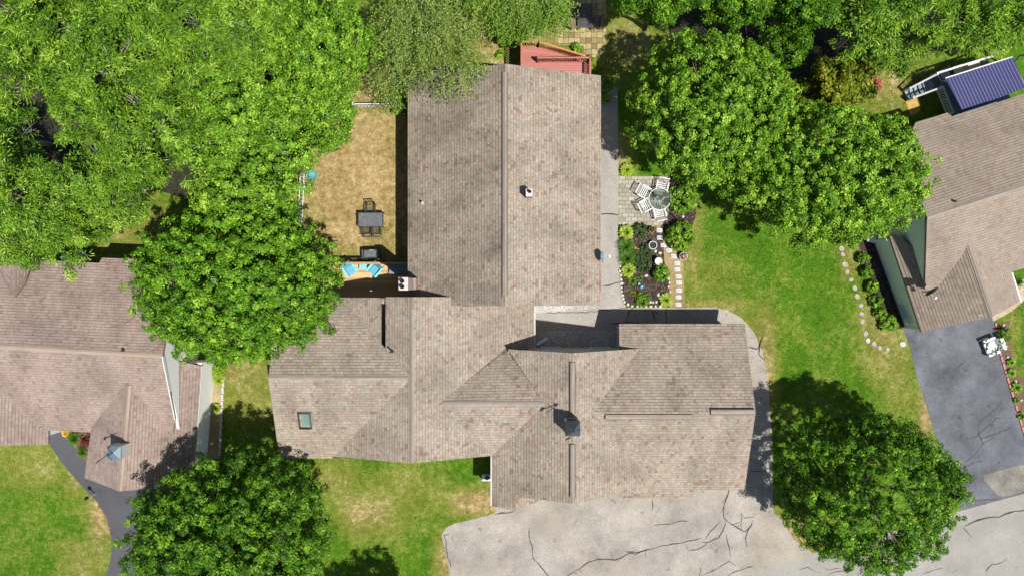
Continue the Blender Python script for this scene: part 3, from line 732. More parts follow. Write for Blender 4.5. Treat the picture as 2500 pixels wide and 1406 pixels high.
rc = [(pxs(rz_(l)), w) for l, w in [([(1320, 1080), (1380, 1050), (1480, 1022), (1550, 1020), (1620, 990), (1730, 968)], .07), ([(1310, 1085), (1350, 1130), (1372, 1155)], .04), ([(1460, 1375), (1500, 1330), (1540, 1325), (1600, 1288)], .05),
      ([(1500, 1335), (1502, 1310)], .04), ([(240, 1365), (300, 1345), (340, 1370), (390, 1385)], .03), ([(425, 1400), (470, 1378), (540, 1370), (590, 1355)], .03), ([(1045, 1390), (1120, 1365), (1180, 1352)], .03), ([(1240, 1385), (1280, 1360)], .03), ([(405, 1350), (440, 1365), (520, 1352)], .025)]]
sheet('road', road, .008, M['road'], cracks=rc)
rdrive = pxs([(2203, 795), (2222, 850), (2238, 920), (2256, 975), (2274, 1030), (2290, 1088), (2318, 1160), (2346, 1246), (2500, 1204), (2640, 1166), (2560, 1130), (2502, 1062), (2478, 975), (2456, 890), (2428, 790), (2440, 700), (2250, 740)])
rcr = [(pxs(rz_(l)), w) for l, w in [([(1255, 68), (1290, 35), (1330, -5)], .06), ([(1565, 262), (1520, 320), (1430, 385), (1412, 440), (1425, 500), (1442, 540), (1400, 600), (1330, 660)], .06), ([(1420, 470), (1480, 420), (1530, 372), (1565, 375)], .06),
       ([(1425, 510), (1500, 485), (1600, 450), (1650, 415)], .06), ([(1320, 700), (1390, 660), (1440, 655)], .06), ([(1335, 508), (1400, 495), (1425, 465)], .05), ([(1440, 540), (1510, 500)], .05), ([(1560, 410), (1610, 398)], .05), ([(1330, 935), (1400, 910), (1430, 910), (1500, 905), (1560, 895)], .05)]]
sheet('neighbour_driveway', rdrive, .012, M['sealed'], cracks=rcr, tarmat=plain('faded_tar', (.03, .03, .034)))
lz = [(2392, 1160), (2440, 1148), (2505, 1130), (2560, 1150), (2505, 1200), (2440, 1215), (2420, 1190)]
sheet('sand_patch', smooth_loop(pxs(lz)), .017, M['worn'])
ldrive = pxs([(118, 1040), (121, 1085), (152, 1130), (190, 1175), (235, 1222), (260, 1262), (272, 1310), (271, 1360), (258, 1410), (240, 1560), (420, 1560), (440, 1160), (230, 1150), (190, 1100), (150, 1052)])
sheet('dark_path', ldrive, .012, M['sealedd'])
walk = pxs([(1455, 190), (1508, 215), (1510, 420), (1508, 555), (1516, 690), (1528, 752), (1300, 768), (1290, 815), (1250, 815), (1250, 700), (1440, 690)])
sheet('walkway', walk, .016, M['walk'], cracks=[(pxs([(1466, 524), (1508, 525)]), .09), (pxs([(1472, 698), (1500, 692), (1512, 689)]), .07), (pxs([(1530, 752), (1420, 762), (1330, 763)]), .03)])
sheet('courtyard', pxs([(1240, 752), (1526, 752), (1526, 860), (1240, 860)]), .014, M['walk'])
sheet('gravel_bed', pxs([(1308, 742), (1470, 740), (1455, 752), (1400, 758), (1308, 764)]), .021, M['gravel'])
sheet('dark_gravel_bed', pxs([(1300, 808), (1515, 806), (1515, 850), (1300, 850)]), .021, M['gravel'])
patio = pxs([(1509, 431), (1635, 431), (1635, 515), (1618, 553), (1509, 551)]); sheet('paver_patio', patio, .020, M['pavers'])
bed = pxs([(1510, 548), (1600, 556), (1618, 575), (1622, 640), (1634, 690), (1634, 747), (1545, 750), (1522, 742), (1514, 690)]); sheet('mulch_bed', bed, .024, M['mulch'])
bed2 = pxs([(1634, 440), (1690, 455), (1700, 520), (1688, 560), (1640, 600), (1612, 556), (1634, 520)]); sheet('patio_mulch_bed', bed2, .025, M['mulch'])
soil = pxs([(1602, 553), (1640, 555), (1640, 590), (1668, 640), (1672, 750), (1636, 750), (1628, 660), (1612, 600)]); sheet('soil_strip', soil, .010, M['soil'])
slabs = pxs([(1356, -60), (1480, -60), (1480, 100), (1470, 140), (1440, 140), (1425, 130), (1425, 112), (1356, 112)]); sheet('slab_patio', slabs, .014, M['slabs'])
lbed = pxs([(516, 880), (549, 880), (545, 960), (537, 1120), (500, 1120)]); sheet('house_bed', lbed, .014, M['strawbed'])
lbed2 = pxs([(176, 1050), (226, 1050), (215, 1125), (190, 1108)]); sheet('entry_bed', lbed2, .016, M['redmulch'])
rbed = pxs([(2092, 585), (2135, 585), (2200, 790), (2205, 800), (2165, 808), (2150, 790), (2125, 700)]); sheet('wall_bed', rbed, .014, M['mulch'])
rbed2 = pxs([(2430, 790), (2466, 782), (2463, 800), (2470, 840), (2472, 880), (2490, 920), (2540, 960), (2540, 1080), (2502, 1062), (2478, 975), (2456, 890)]); sheet('driveway_bed', rbed2, .014, M['redmulch'])
rwalk = pxs([(2424, 784), (2445, 774), (2475, 755), (2520, 715), (2560, 680), (2540, 640), (2480, 700), (2420, 760)]); sheet('paver_path', rwalk, .018, M['walkbrick'])
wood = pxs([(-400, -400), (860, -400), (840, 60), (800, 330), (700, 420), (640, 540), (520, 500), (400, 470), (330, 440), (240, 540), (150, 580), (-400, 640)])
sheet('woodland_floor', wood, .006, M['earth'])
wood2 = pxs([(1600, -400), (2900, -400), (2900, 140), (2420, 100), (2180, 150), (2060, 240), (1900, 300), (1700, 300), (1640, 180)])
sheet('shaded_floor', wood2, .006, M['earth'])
NOGRASS = [drive, apron, road, rdrive, ldrive, walk, patio, bed, bed2, slabs, lbed, lbed2, rbed, rbed2, rwalk, wood, wood2, soil]
ground()

# ================================================================== CENTRE HOUSE
def walls_prism(mb, poly, z0, z1):
    return mb.slab([(x, y, z1) for x, y in poly], z1-z0)
def gable(mb, a, b, ze, zr, th=.12, t=.5):
    """triangular gable wall between ground points a and b"""
    a, b = Vector((*a, 0)), Vector((*b, 0)); m = a.lerp(b, t); nrm = Vector((-(b-a).y, (b-a).x, 0)).normalized()*th/2
    v = []
    for s in (-1, 1): v += [(*(a+nrm*s)[:2], ze), (*(b+nrm*s)[:2], ze), (*(m+nrm*s)[:2], zr)]
    return mb.add(v, [(0, 1, 2), (5, 4, 3), (0, 3, 4, 1), (1, 4, 5, 2), (2, 5, 3, 0)])
def window(parent, c, w, h, axis, frame='white'):
    """framed window set into a wall; axis = 'x' when the wall faces +-x"""
    f = MB(); t = .08
    d = (lambda a, z: (c[0], c[1]+a, c[2]+z)) if axis == 'x' else (lambda a, z: (c[0]+a, c[1], c[2]+z))
    s = (lambda a, z: (.16, a, z)) if axis == 'x' else (lambda a, z: (a, .16, z))
    f.box(d(0, h/2), s(w+t, t)); f.box(d(0, -h/2), s(w+t, t)); f.box(d(-w/2, 0), s(t, h-t)); f.box(d(w/2, 0), s(t, h-t)); f.box(d(0, 0), s(w-t, .04))
    o = f.build('window', M[frame], parent)
    g = MB().box(d(0, 0), (.1, w-.02, h-.02) if axis == 'x' else (w-.02, .1, h-.02)); g.build('pane', M['glass'], o)
    return o
def ridge_vent(parent, a, b, w=.23):
    a, b = Vector(a), Vector(b); up = Vector((0, 0, .0))
    o = MB().bar(a+up, b+up, w+.05, .07).build('ridge_vent', M['ventslot'], parent)
    d = (b-a).normalized(); r = d.cross(Vector((0, 0, 1))).normalized(); q = MB()
    for s in (-1, 1):
        q.slab([a+Vector((0, 0, .075)), b+Vector((0, 0, .075)), b+r*s*(w/2)+Vector((0, 0, .04)), a+r*s*(w/2)+Vector((0, 0, .04))], .02)
    q.build('vent_cap', M['cap'], o)
    return o
def ridge_cap(parent, a, b, w=.24, mat='cap', sag=.05):
    a, b = Vector(a), Vector(b); d = (b-a).normalized(); r = d.cross(Vector((0, 0, 1))).normalized(); q = MB(); z = Vector((0, 0, .022))
    for s in (-1, 1): q.slab([a+z, b+z, b+r*s*(w/2)-Vector((0, 0, sag))+z, a+r*s*(w/2)-Vector((0, 0, sag))+z], .03)
    return q.build('ridge_cap', M[mat], parent)

HOUSE, XW, P = True, 1.015, P38
ch = thing('house', 'large grey and brown shingled house with joined gable roofs in the middle of the lot', 'house', (0, -3, 0), world=True)
# roofs (planes run on under each other, so the valleys are where they meet)
mb = MB()
ZM, ZME, XM = 5.25, 3.45, -.33
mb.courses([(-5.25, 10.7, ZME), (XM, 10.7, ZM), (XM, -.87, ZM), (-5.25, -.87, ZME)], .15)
mb.build('roof', M['roofw'], ch)['label'] = 'streaked and weathered left slope of the rear roof, its shade painted in'
mb = MB()
mb.courses([(XM, 10.7, ZM), (4.48, 10.7, ZME), (4.48, -.87, ZME), (XM, -.87, ZM)], .15)
mb.build('roof', M['roof'], ch)
ridge_vent(ch, (XM, 10.3, ZM), (XM, -.35, ZM))
p = .388; XF, ZF = -4.84, 5.0
fz = lambda x: ZF - p*abs(x-XF)
mb = MB()
mb.courses([(XF, -.44, ZF), (-2.45, -.44, fz(-2.45)), (-2.45, -.9, fz(-2.45)), (1.16, -.9, fz(1.16)), (1.16, -3.1, fz(1.16)), (.1, -3.1, fz(.1)), (.1, -8.43, fz(.1)), (-1.03, -8.43, fz(-1.03)), (XF, -8.43, ZF)], .15)  # east slope
mb.courses([(XF, -4.32, ZF), (XF, -8.43, ZF), (-9.12, -8.5, fz(-9.12)), (-9.12, -8.6, fz(-9.12))], .15)   # south half of the west slope
mb.courses([(XF, -.44, ZF), (XF, -4.32, ZF), (-6.18, -2.97, fz(-6.18)), (-6.18, -.44, fz(-6.18))], .15)       # raised strip north
wz = lambda y: ZF - p*abs(y+4.32)
mb.courses([(-11.74, -4.32, ZF), (XF, -4.32, ZF), (-9.12, -8.6, wz(-8.6)), (-11.77, -8.6, wz(-8.6))], .15)     # west wing, south
mb.courses([(-11.74, -4.32, ZF), (XF, -4.32, ZF), (-6.18, -2.97, wz(-2.97)), (-6.42, -2.72, wz(-2.72)), (-8.55, -.48, wz(-.48)), (-11.77, -.48, wz(-.48))], .15)
mb.courses([(-6.42, -2.72, wz(-2.72)), (-6.42, -.48, wz(-2.72)), (-8.55, -.48, wz(-.48))], .15)                # west plane beyond the dark slot
mb.box((-6.3, -.58, 3.55), (.24, .16, 1.5))  # added block: keeps light from passing through the slot's north end
mb.build('roof', M['roof'], ch)
ridge_cap(ch, (XF, -.44, ZF), (XF, -8.43, ZF)); ridge_cap(ch, (-11.74, -4.32, ZF), (XF-.16, -4.32, ZF))
mb = MB(); dzr = 4.5; dp = .37; dzf = lambda y: dzr - dp*abs(y+5.65)
mb.courses([(-3.65, -5.65, dzr), (1.8, -5.65, dzr), (1.75, -5.5, dzr-.06), (-.12, -3.08, 3.33), (-.36, -3.08, 3.27), (-3.65, -5.6, dzr-.02)], .15)
mb.courses([(-3.65, -5.65, dzr), (1.8, -5.65, dzr), (.6, -8.36, dzf(-8.36)), (-1.05, -8.45, dzf(-8.45)), (-3.65, -5.8, dzf(-5.8))], .15)
XG, ZG = 2.92, 5.0; gz = lambda x: ZG - .388*(XG-x) if x < XG else ZG - .47*(x-XG)
mb.courses([(XG, -3.13, ZG), (XG, -10.36, ZG), (.16, -10.36, gz(.16)), (.16, -11.06, gz(.16)), (-1.0, -10.98, gz(-1.0)), (-1.0, -7.9, gz(-1.0)), (-.2, -7.2, gz(-.2)), (1.4, -5.9, gz(1.4)), (1.5, -5.5, gz(1.5)), (-.2, -3.05, gz(-.2))], .15)
mb.courses([(XG, -3.13, ZG), (6.6, -3.06, gz(6.6)), (7.4, -5.0, gz(7.4)), (7.4, -10.36, gz(7.4)), (XG, -10.36, ZG)], .15)
mb.courses([(.16, -10.3, gz(.16)), (1.62, -10.3, gz(.16)-.55), (1.5, -10.68, gz(.16)-.52), (.16, -11.06, gz(.16))], .15)
ze = lambda y: 4.52 - .3935*abs(y+6.05)
mb.courses([(5.5, -1.83, ze(-1.83)), (11.94, -1.83, ze(-1.83)), (11.91, -6.05, 4.52), (3.9, -6.05, 4.52), (5.4, -3.6, ze(-3.6))], .15)
mb.courses([(3.9, -6.05, 4.52), (11.91, -6.05, 4.52), (11.94, -10.34, ze(-10.34)), (9.33, -10.34, ze(-10.34)), (9.33, -10.83, ze(-10.83)), (4.75, -10.83, ze(-10.83)), (3.9, -10.3, ze(-10.3))], .15)
mb.build('roof', M['roof'], ch)
ridge_cap(ch, (-3.4, -5.65, dzr), (1.6, -5.65, dzr), .26)
ridge_vent(ch, P(1398, 884, 5.0), P(1398, 1010, 5.0)); ridge_vent(ch, P(1398, 1084, 5.0), P(1398, 1212, 5.0))
ridge_vent(ch, P(1478, 1017, 4.52), P(1690, 1017, 4.52)); ridge_vent(ch, P(1735, 1005, 4.56), P(1842, 1005, 4.56), .24)
# walls
mb = MB()
walls_prism(mb, [(-4.95, 10.4), (4.18, 10.4), (4.18, -.75), (-4.95, -.75)], 0, 3.42)
for y in (10.35, -.76): gable(mb, (-4.95, y), (4.2, y), 3.42, 5.02)
walls_prism(mb, [(-11.5, -.75), (.85, -.98), (.85, -3.2), (-.3, -3.3), (-.9, -8.2), (-11.5, -8.35)], 0, 2.75)
walls_prism(mb, [(-11.5, -.85), (-2.6, -.85), (-2.6, -8.2), (-11.5, -8.3)], 2.75, 3.3)
gable(mb, (XF-4.2, -.72), (XF+4.0, -.72), 3.2, 4.72); gable(mb, (XF-4.2, -8.2), (XF+4.2, -8.2), 3.25, 4.78); gable(mb, (-11.45, -.7), (-11.45, -8.0), 3.3, 4.75)
walls_prism(mb, [(.5, -3.24), (5.7, -3.24), (5.7, -2.1), (11.65, -2.1), (11.65, -10.1), (-.75, -10.1), (-.75, -8.4), (.5, -8.4)], 0, 2.68)
for y in (-3.225, -10.1): gable(mb, (-.2, y), (5.7, y), 3.55, 4.78, .08, .53)
mb.box((2.75, -3.225, 3.1), (5.9, .08, .9)); mb.box((2.75, -10.1, 3.1), (5.7, .08, .9))
gable(mb, (11.6, -2.2), (11.6, -9.9), 2.68, 4.22)
mb.build('wall', M['greige'], ch)
g = MB()
g.box((1.17, -2.0, fz(1.16)-.09), (.07, 2.2, .09)); g.build('gutter', M['white'], ch)
g = MB().box((-1.04, -9.72, gz(-1.0)-.09), (.07, 2.5, .09)); g.build('gutter', M['white'], ch)
for x in (2.05, 4.65): window(ch, (x, -3.2, 1.9), .95, .8, 'y')
for y in (8.6, 5.6, 2.2): window(ch, (4.16, y, 1.7), 1.0, 1.2, 'x'); window(ch, (-4.93, y, 1.7), 1.0, 1.2, 'x')
for x in (-10, -7.5): window(ch, (x, -8.3, 1.6), 1.1, 1.2, 'y')
window(ch, (-11.48, -4.4, 1.6), 1.1, 1.2, 'x'); window(ch, (11.63, -6, 1.6), 1.0, 1.1, 'x')
for x in (4.6, 8.2):
    d = MB().box((x, -10.1, 1.1), (2.7, .14, 2.2))
    for i in range(4): d.box((x, -10.16, .3+.53*i), (2.5, .06, .42))
    d.build('garage_door', M['white'], ch)
MB().box((10.6, -10.1, 1.03), (.9, .12, 2.06)).build('door', M['dishblue'], ch)

def skylight(px, py, w, h, slope_dir, z):
    c = P(px, py, z); f = MB(); th = math.atan(p)*slope_dir
    cs, sn = math.cos(th), math.sin(th)
    def q(a, b, n): return (c[0]+a, c[1]+b*cs - n*sn, c[2]+b*sn + n*cs)
    def bx(mbx, a0, a1, b0, b1, n0, n1):
        v = [q(a, b, n) for n in (n0, n1) for a, b in ((a0, b0), (a1, b0), (a1, b1), (a0, b1))]
        mbx.add(v, [(3, 2, 1, 0), (4, 5, 6, 7), (0, 1, 5, 4), (1, 2, 6, 5), (2, 3, 7, 6), (3, 0, 4, 7)])
    t = .045
    for a0, a1, b0, b1 in ((-w/2, w/2, -h/2, -h/2+t), (-w/2, w/2, h/2-t, h/2), (-w/2, -w/2+t, -h/2+t, h/2-t), (w/2-t, w/2, -h/2+t, h/2-t)): bx(f, a0, a1, b0, b1, -.05, .13)
    o = f.build('skylight', M['darkgrey'], ch)
    g = MB(); bx(g, -w/2+t, w/2-t, -h/2+t, h/2-t, 0, .085); g.build('pane', M['skyglass'], o)
skylight(745, 1025, .62, .92, 1, wz(-6.45)); skylight(735, 818, .62, .92, -1, wz(-2.35))

def vent_pipe(parent, px, py, z, h=.42, r=.055, mat='steel'):
    c = P(px, py, z); v = MB().lathe([(r*1.9, -.1), (r*1.9, .02), (r*1.1, .06), (r, .08), (r, h), (r*.7, h), (r*.7, h-.1)], c, 12)
    return v.build('vent_pipe', M[mat], parent, smooth=False)
vent_pipe(ch, 1169, 196, 4.72, .6); vent_pipe(ch, 1034, 498, 3.7, .4, .06, 'white'); vent_pipe(ch, 958, 857, 4.63, .5, .05, 'darkgrey'); vent_pipe(ch, 1176, 427, 4.75, .12, .05, 'aqua')

def chimney(px, py, z0, z1, w, d, flues, name='chimney', ):
    k = P(px, py, z1); c = (k[0], k[1])
    m = MB().box((*c, (z0+z1)/2), (w, d, z1-z0)); o = m.build(name, M['brick'], ch)
    t = MB().box((*c, z1+.03), (w+.02, d+.02, .06)); o2 = t.build('chimney_crown', M['crown'], o)
    for fx, fy, r in flues:
        MB().lathe([(r, 0), (r, .2), (r*.75, .2), (r*.75, .04)], (c[0]+fx, c[1]+fy, z1+.06), 14).build('flue', M['terra'] if len(flues) < 1 else M['ventslot'], o)
    return o
c1 = chimney(985, 693, 0, 6.1, .42, .58, [(-.04, .13, .10), (-.04, -.13, .10)])
q = P(1003, 693, 4.6); MB().slab([(q[0]-.16, q[1]+.28, 4.95), (q[0]+.22, q[1]+.28, 4.45), (q[0]+.22, q[1]-.28, 4.45), (q[0]-.16, q[1]-.28, 4.95)], 1.2).build('chimney_shoulder', M['brick'], c1)
chimney(1292, 471, 4.4, 5.65, .30, .34, [(.02, .03, .075)])

cu = P(1400, 1047, 6.0)
w_ = MB().box((cu[0]-.02, cu[1], 5.3), (.66, .66, 1.1)); b_ = w_.build('cupola', M['white'], ch)
l_ = MB()
for s in (-1, 1):
    for i in range(5):
        l_.box((cu[0]-.02+s*.335, cu[1], 5.25+i*.1), (.03, .5, .04)); l_.box((cu[0]-.02, cu[1]+s*.335, 5.25+i*.1), (.5, .03, .04))
l_.build('louvre', M['darkgrey'], b_)
r_ = MB(); A = .35; zt = 5.86; ap = (cu[0]-.02, cu[1], 6.42); cs_ = [(cu[0]-.02+a*A, cu[1]+b*A, zt) for a, b in ((-1, -1), (1, -1), (1, 1), (-1, 1))]
r_.add(cs_+[ap]+[(x, y, zt-.05) for x, y, _ in cs_], [(0, 1, 4), (1, 2, 4), (2, 3, 4), (3, 0, 4), (0, 5, 6, 1), (1, 6, 7, 2), (2, 7, 8, 3), (3, 8, 5, 0), (8, 7, 6, 5)])
r_.build('cupola_roof', M['cupolaroof'], b_)
v_ = MB().tube([ap, (ap[0], ap[1], 7.15)], .016, 6); v_.bar((ap[0]-.42, ap[1]-.28, 7.0), (ap[0]+.3, ap[1]+.2, 7.0), .03, .03)
v_.add([(ap[0]+.3, ap[1]+.2, 7.0), (ap[0]+.15, ap[1]+.18, 7.1), (ap[0]+.15, ap[1]+.02, 6.9)], [(0, 1, 2), (2, 1, 0)])
v_.bar((ap[0]-.42, ap[1]-.28, 6.92), (ap[0]-.25, ap[1]-.16, 7.12), .03, .12); v_.bar((ap[0]-.2, ap[1]+.2, 6.8), (ap[0]+.2, ap[1]-.2, 6.8), .02, .02); v_.bar((ap[0]-.2, ap[1]-.2, 6.8), (ap[0]+.2, ap[1]+.2, 6.8), .02, .02)
v_.build('weathervane', M['black'], b_)

def sat_dish(name, label, c, face, size, mats, mast):
    """dish bowl facing direction `face`, on a bent mast, feed arm in front"""
    root = thing(name, label, 'satellite dish', c, world=True)
    f = Vector(face).normalized(); r = f.cross(Vector((0, 0, 1))).normalized(); u = r.cross(f)
    o = Vector(c)+Vector((0, 0, mast)); b = MB(); n = 20; rings = [(0, -.08), (.5, -.06), (.85, -.025), (1, 0)]; vs = []
    for q, dd in rings:
        for k in range(n):
            t = 2*math.pi*k/n; vs.append(o + f*(dd*size) + r*(q*size/2*math.cos(t)) + u*(q*size/2*1.1*math.sin(t)))
    vs2 = [v - f*.02 for v in vs]; fs = []
    for i in range(3):
        for k in range(n): fs.append((i*n+k, i*n+(k+1) % n, (i+1)*n+(k+1) % n, (i+1)*n+k))
    m = len(vs); fs2 = [tuple(m+i for i in reversed(q)) for q in fs] + [(3*n+k, 3*n+(k+1) % n, m+3*n+(k+1) % n, m+3*n+k) for k in range(n)]
    b.add(vs+vs2, fs+fs2); b.build('dish', M[mats[0]], root, smooth=True)
    a = MB().bar(o - u*size*.5, o + f*size*.55 - u*size*.25, .035, .035); a.build('feed_arm', M[mats[1]], root)
    h = MB().box(o + f*size*.58 - u*size*.22, (.09, .13, .08), math.atan2(f.y, f.x)); h.build('feed_horn', M[mats[1]], root)
    MB().tube([c, (c[0], c[1], c[2]+mast*.55), tuple(o - f*.06)], .028, 8).build('mast', M[mats[2]], root)
    return root
sat_dish('satellite_dish', 'pale blue satellite dish on the right eave of the middle house', (*XY(1468, 628, 3.5), 3.48), (1, .03, .32), .58, ('dishblue', 'white', 'steel'), .42)

# ================================================================== LEFT HOUSE
XW = 1.0
lh = thing('house', 'tan shingled house with white walls at the left edge', 'house', P(200, 960), world=True)
mb = MB()
lp = lambda px, py, z: P(px, py, z)
rW, rE = lp(-140, 837, 5.1), lp(397, 868, 5.1)
mb.courses([rW, rE, lp(432, 637, 3.5), lp(249, 630, 3.5), lp(242, 643, 3.56), lp(70, 634, 3.56), lp(-140, 626, 3.56)], .15)
mb.courses([rW, rE, lp(428, 1022, 3.7), lp(420, 1062, 3.3), lp(-140, 1040, 3.35)], .15)
gr0, gr1 = lp(312, 925, 4.5), lp(291, 1198, 4.5)
mb.courses([lp(314, 905, 4.5), gr1, lp(207, 1166, 3.45), lp(228, 1010, 3.45)], .15)
mb.courses([lp(425, 879, 3.25), lp(492, 893, 2.7), lp(470, 1186, 2.7), gr1, lp(314, 905, 4.5)], .15)
mb.courses([lp(-80, 900, 4.6), lp(-80, 1090, 4.6), lp(118, 1084, 3.25), lp(118, 1040, 3.25), lp(20, 915, 4.0)], .15)
mb.courses([lp(37, 725, 4.55), lp(37, 640, 4.55), lp(75, 640, 4.05), lp(62, 690, 4.1)], .1); mb.courses([lp(37, 725, 4.55), lp(37, 640, 4.55), lp(-10, 640, 4.0), lp(10, 690, 4.05)], .1)
mb.build('roof', M['roofl'], lh)
ridge_cap(lh, rW, rE, .28, 'capl'); ridge_cap(lh, lp(313, 940, 4.5), gr1, .30, 'capl')
mb = MB()
A_ = [XY(-140, 855), XY(-140, 650), XY(60, 655), XY(345, 655)]
ex = -17.38
walls_prism(mb, [(ex, -3.9), (ex, 1.1), (-31, 1.4), (-31, -6.2), (ex-.5, -6.9)], 0, 3.35)
gable(mb, (ex, 1.0), (ex+.06, -7.3), 3.35, 4.92, .12, .505)
walls_prism(mb, [(-16.45, -3.95), (-16.98, -10.0), (-20.9, -9.4), (-20.6, -6.5), (-18, -4)], 0, 2.55)
walls_prism(mb, [(-24.9, -6.5), (-24.85, -7.9), (-31, -8), (-31, -6.5)], 0, 3.1)
gable(mb, (-21.8, -9.5), (-17.3, -9.95), 2.5, 4.1)
mb.build('wall', M['whitewall'], lh)
MB().bar((*lp(119, 1048, 3.25)[:2], 3.18), (*lp(226, 1051, 3.25)[:2], 3.2), .1, .1).build('gutter', M['darkgrey'], lh)
MB().bar((*lp(492, 893, 2.7)[:2], 2.63), (*lp(470, 1186, 2.7)[:2], 2.63), .05, .09).build('gutter', M['white'], lh)
MB().bar(lp(398, 868, 5.02), lp(429, 1022, 3.6), .05, .2).build('rake_board', M['white'], lh)
window(lh, (ex+.04, -1.0, 1.7), 1.0, 1.2, 'x'); window(lh, (-24.88, -7.1, 1.7), .8, 1.2, 'x')
MB().box((-18.9, -9.7, 1.1), (2.5, .1, 2.2), -.15).build('garage_door', M['white'], lh)
cl = (-19.22, -7.88, 5); cw = MB().box((cl[0]+.14, cl[1], 4.5), (.62, .62, 1.24), -.05); cb = cw.build('cupola', M['white'], lh)
cz = 5.17; cs_ = [(cl[0]+.14+a*.33, cl[1]+b*.33, cz) for a, b in ((-1, -1), (1, -1), (1, 1), (-1, 1))]
MB().add(cs_+[(cl[0]+.14, cl[1], cz+.10)]+[(x, y, cz-.05) for x, y, _ in cs_], [(0, 1, 4), (1, 2, 4), (2, 3, 4), (3, 0, 4), (0, 5, 6, 1), (1, 6, 7, 2), (2, 7, 8, 3), (3, 8, 5, 0)]).build('cupola_roof', M['bluemetal'], cb)
a0 = (cl[0]+.14, cl[1], cz+.1); v_ = MB().tube([a0, (a0[0], a0[1], cz+.85)], .016, 6); v_.bar((a0[0]-.42, a0[1]-.3, cz+.7), (a0[0]+.3, a0[1]+.22, cz+.7), .03, .03); v_.bar((a0[0]-.2, a0[1]+.2, cz+.5), (a0[0]+.2, a0[1]-.2, cz+.5), .02, .02); v_.bar((a0[0]-.42, a0[1]-.3, cz+.62), (a0[0]-.25, a0[1]-.18, cz+.8), .03, .1)
v_.build('weathervane', M['black'], cb)
vent_pipe(lh, 306, 854, 4.95, .3, .06, 'darkgrey')

# ================================================================== RIGHT HOUSE
rh = thing('house', 'brown shingled house with sage green walls at the right edge', 'house', P(2300, 560), world=True)
mb = MB()
pk = lp(2263, 531, 5.2); pe = lp(2620, 415, 5.2)
mb.courses([pk, pe, lp(2620, 190, 3.5), lp(2432, 252, 3.5), lp(2326, 286, 3.5), lp(2313, 276, 3.4), lp(2236, 299, 3.4), lp(2206, 360, 3.75)], .15)
mb.courses([pk, pe, lp(2620, 622, 3.35), lp(2468, 664, 3.35), lp(2400, 720, 3.0), lp(2258, 706, 3.35)], .15)
r0, r1 = lp(2352, 562, 4.3), lp(2424, 772, 4.3)
mb.courses([r0, r1, lp(2250, 810, 2.65), lp(2172, 577, 2.65), lp(2188, 572, 2.85), lp(2236, 610, 3.2)], .15)
mb.courses([r0, r1, lp(2490, 735, 3.3), lp(2469, 664, 3.35), lp(2380, 565, 4.0)], .15)
mb.build('roof', M['roofr'], rh)
ridge_cap(rh, pk, pe, .26, 'cap'); ridge_cap(rh, lp(2356, 572, 4.3), r1, .26, 'cap')
mb = MB()
w0, w1 = XY(2130, 590), XY(2206, 798)
g0 = (pk[0]+.25, pk[1]-.02)
d16 = Vector((math.cos(.30), math.sin(.30), 0)); n16 = Vector((-d16.y, d16.x, 0))
base = Vector((pk[0]*1.0257, pk[1]*1.0257, 0)) + d16*.12
pS = base - n16*3.2; pN = base + n16*3.9
walls_prism(mb, [pS[:2], (pS+d16*9)[:2], (pN+d16*9)[:2], pN[:2]], 0, 3.35)
gable(mb, pS[:2], pN[:2], 3.35, 5.02, .12, .47)
s16 = Vector((w1[0]-w0[0], w1[1]-w0[1], 0)).normalized(); e16 = Vector((-s16.y, s16.x, 0))
walls_prism(mb, [w0, w1, (Vector((*w1, 0))+e16*4.6)[:2], (Vector((*w0, 0))+e16*4.6)[:2]], 0, 2.5)
gable(mb, w1, (Vector((*w1, 0))+e16*4.6)[:2], 2.5, 4.1)
mb.build('wall', M['green'], rh)
w0v, w1v = Vector((*w0, 0)), Vector((*w1, 0))
mb = MB(); mb.bar(w0v+Vector((-.02, 0, .12)), w1v+Vector((-.02, 0, .12)), .06, .24); mb.build('foundation', M['darkgrey'], rh)
for wv in (w0v, w1v): MB().bar(wv+Vector((0, 0, .24)), wv+Vector((0, 0, 2.3)), .12, .12).build('corner_board', M['green'], rh)
mb = MB().bar(lp(2326, 287, 3.42), lp(2432, 253, 3.42), .1, .1); mb.build('gutter', M['white'], rh)
mb = MB().bar(lp(2469, 665, 3.26), lp(2491, 736, 3.2), .09, .1); mb.build('gutter', M['white'], rh)
vent_pipe(rh, 2324, 493, 4.92, .3, .06, 'darkgrey')
sat_dish('satellite_dish', 'dark backed satellite dish with white rim on the right house garage roof', (*XY(2256, 712, 3.4), 3.28), (.62, -.75, .12), .66, ('darkgrey', 'white', 'black'), .75)
HOUSE, P = False, P57
# awning, deck
aw = thing('awning', 'blue awning with thin white stripes over the right house deck', 'awning', P(2400, 190, 3), world=True)
mb = MB().slab([lp(2308, 192, 2.75), lp(2472, 140, 2.75), lp(2505, 214, 3.25), lp(2351, 274, 3.25)], .05)
# stripes run down the slope: rewrite u along the front edge
mb.u[0] = [(0, 0), (3.65, 0), (3.65, 2), (0, 2)] if True else None
ao = mb.build('canopy', M['awning'], aw)
for li in ao.data.polygons[0].loop_indices:
    v = ao.data.vertices[ao.data.loops[li].vertex_index].co + Vector(OFF[aw.name])
    ax_ = (Vector(lp(2472, 140, 2.75))-Vector(lp(2308, 192, 2.75))).normalized()
    ao.data.uv_layers[0].data[li].uv = ((Vector(v)-Vector(lp(2308, 192, 2.75))).dot(ax_)*1.28, v.z)
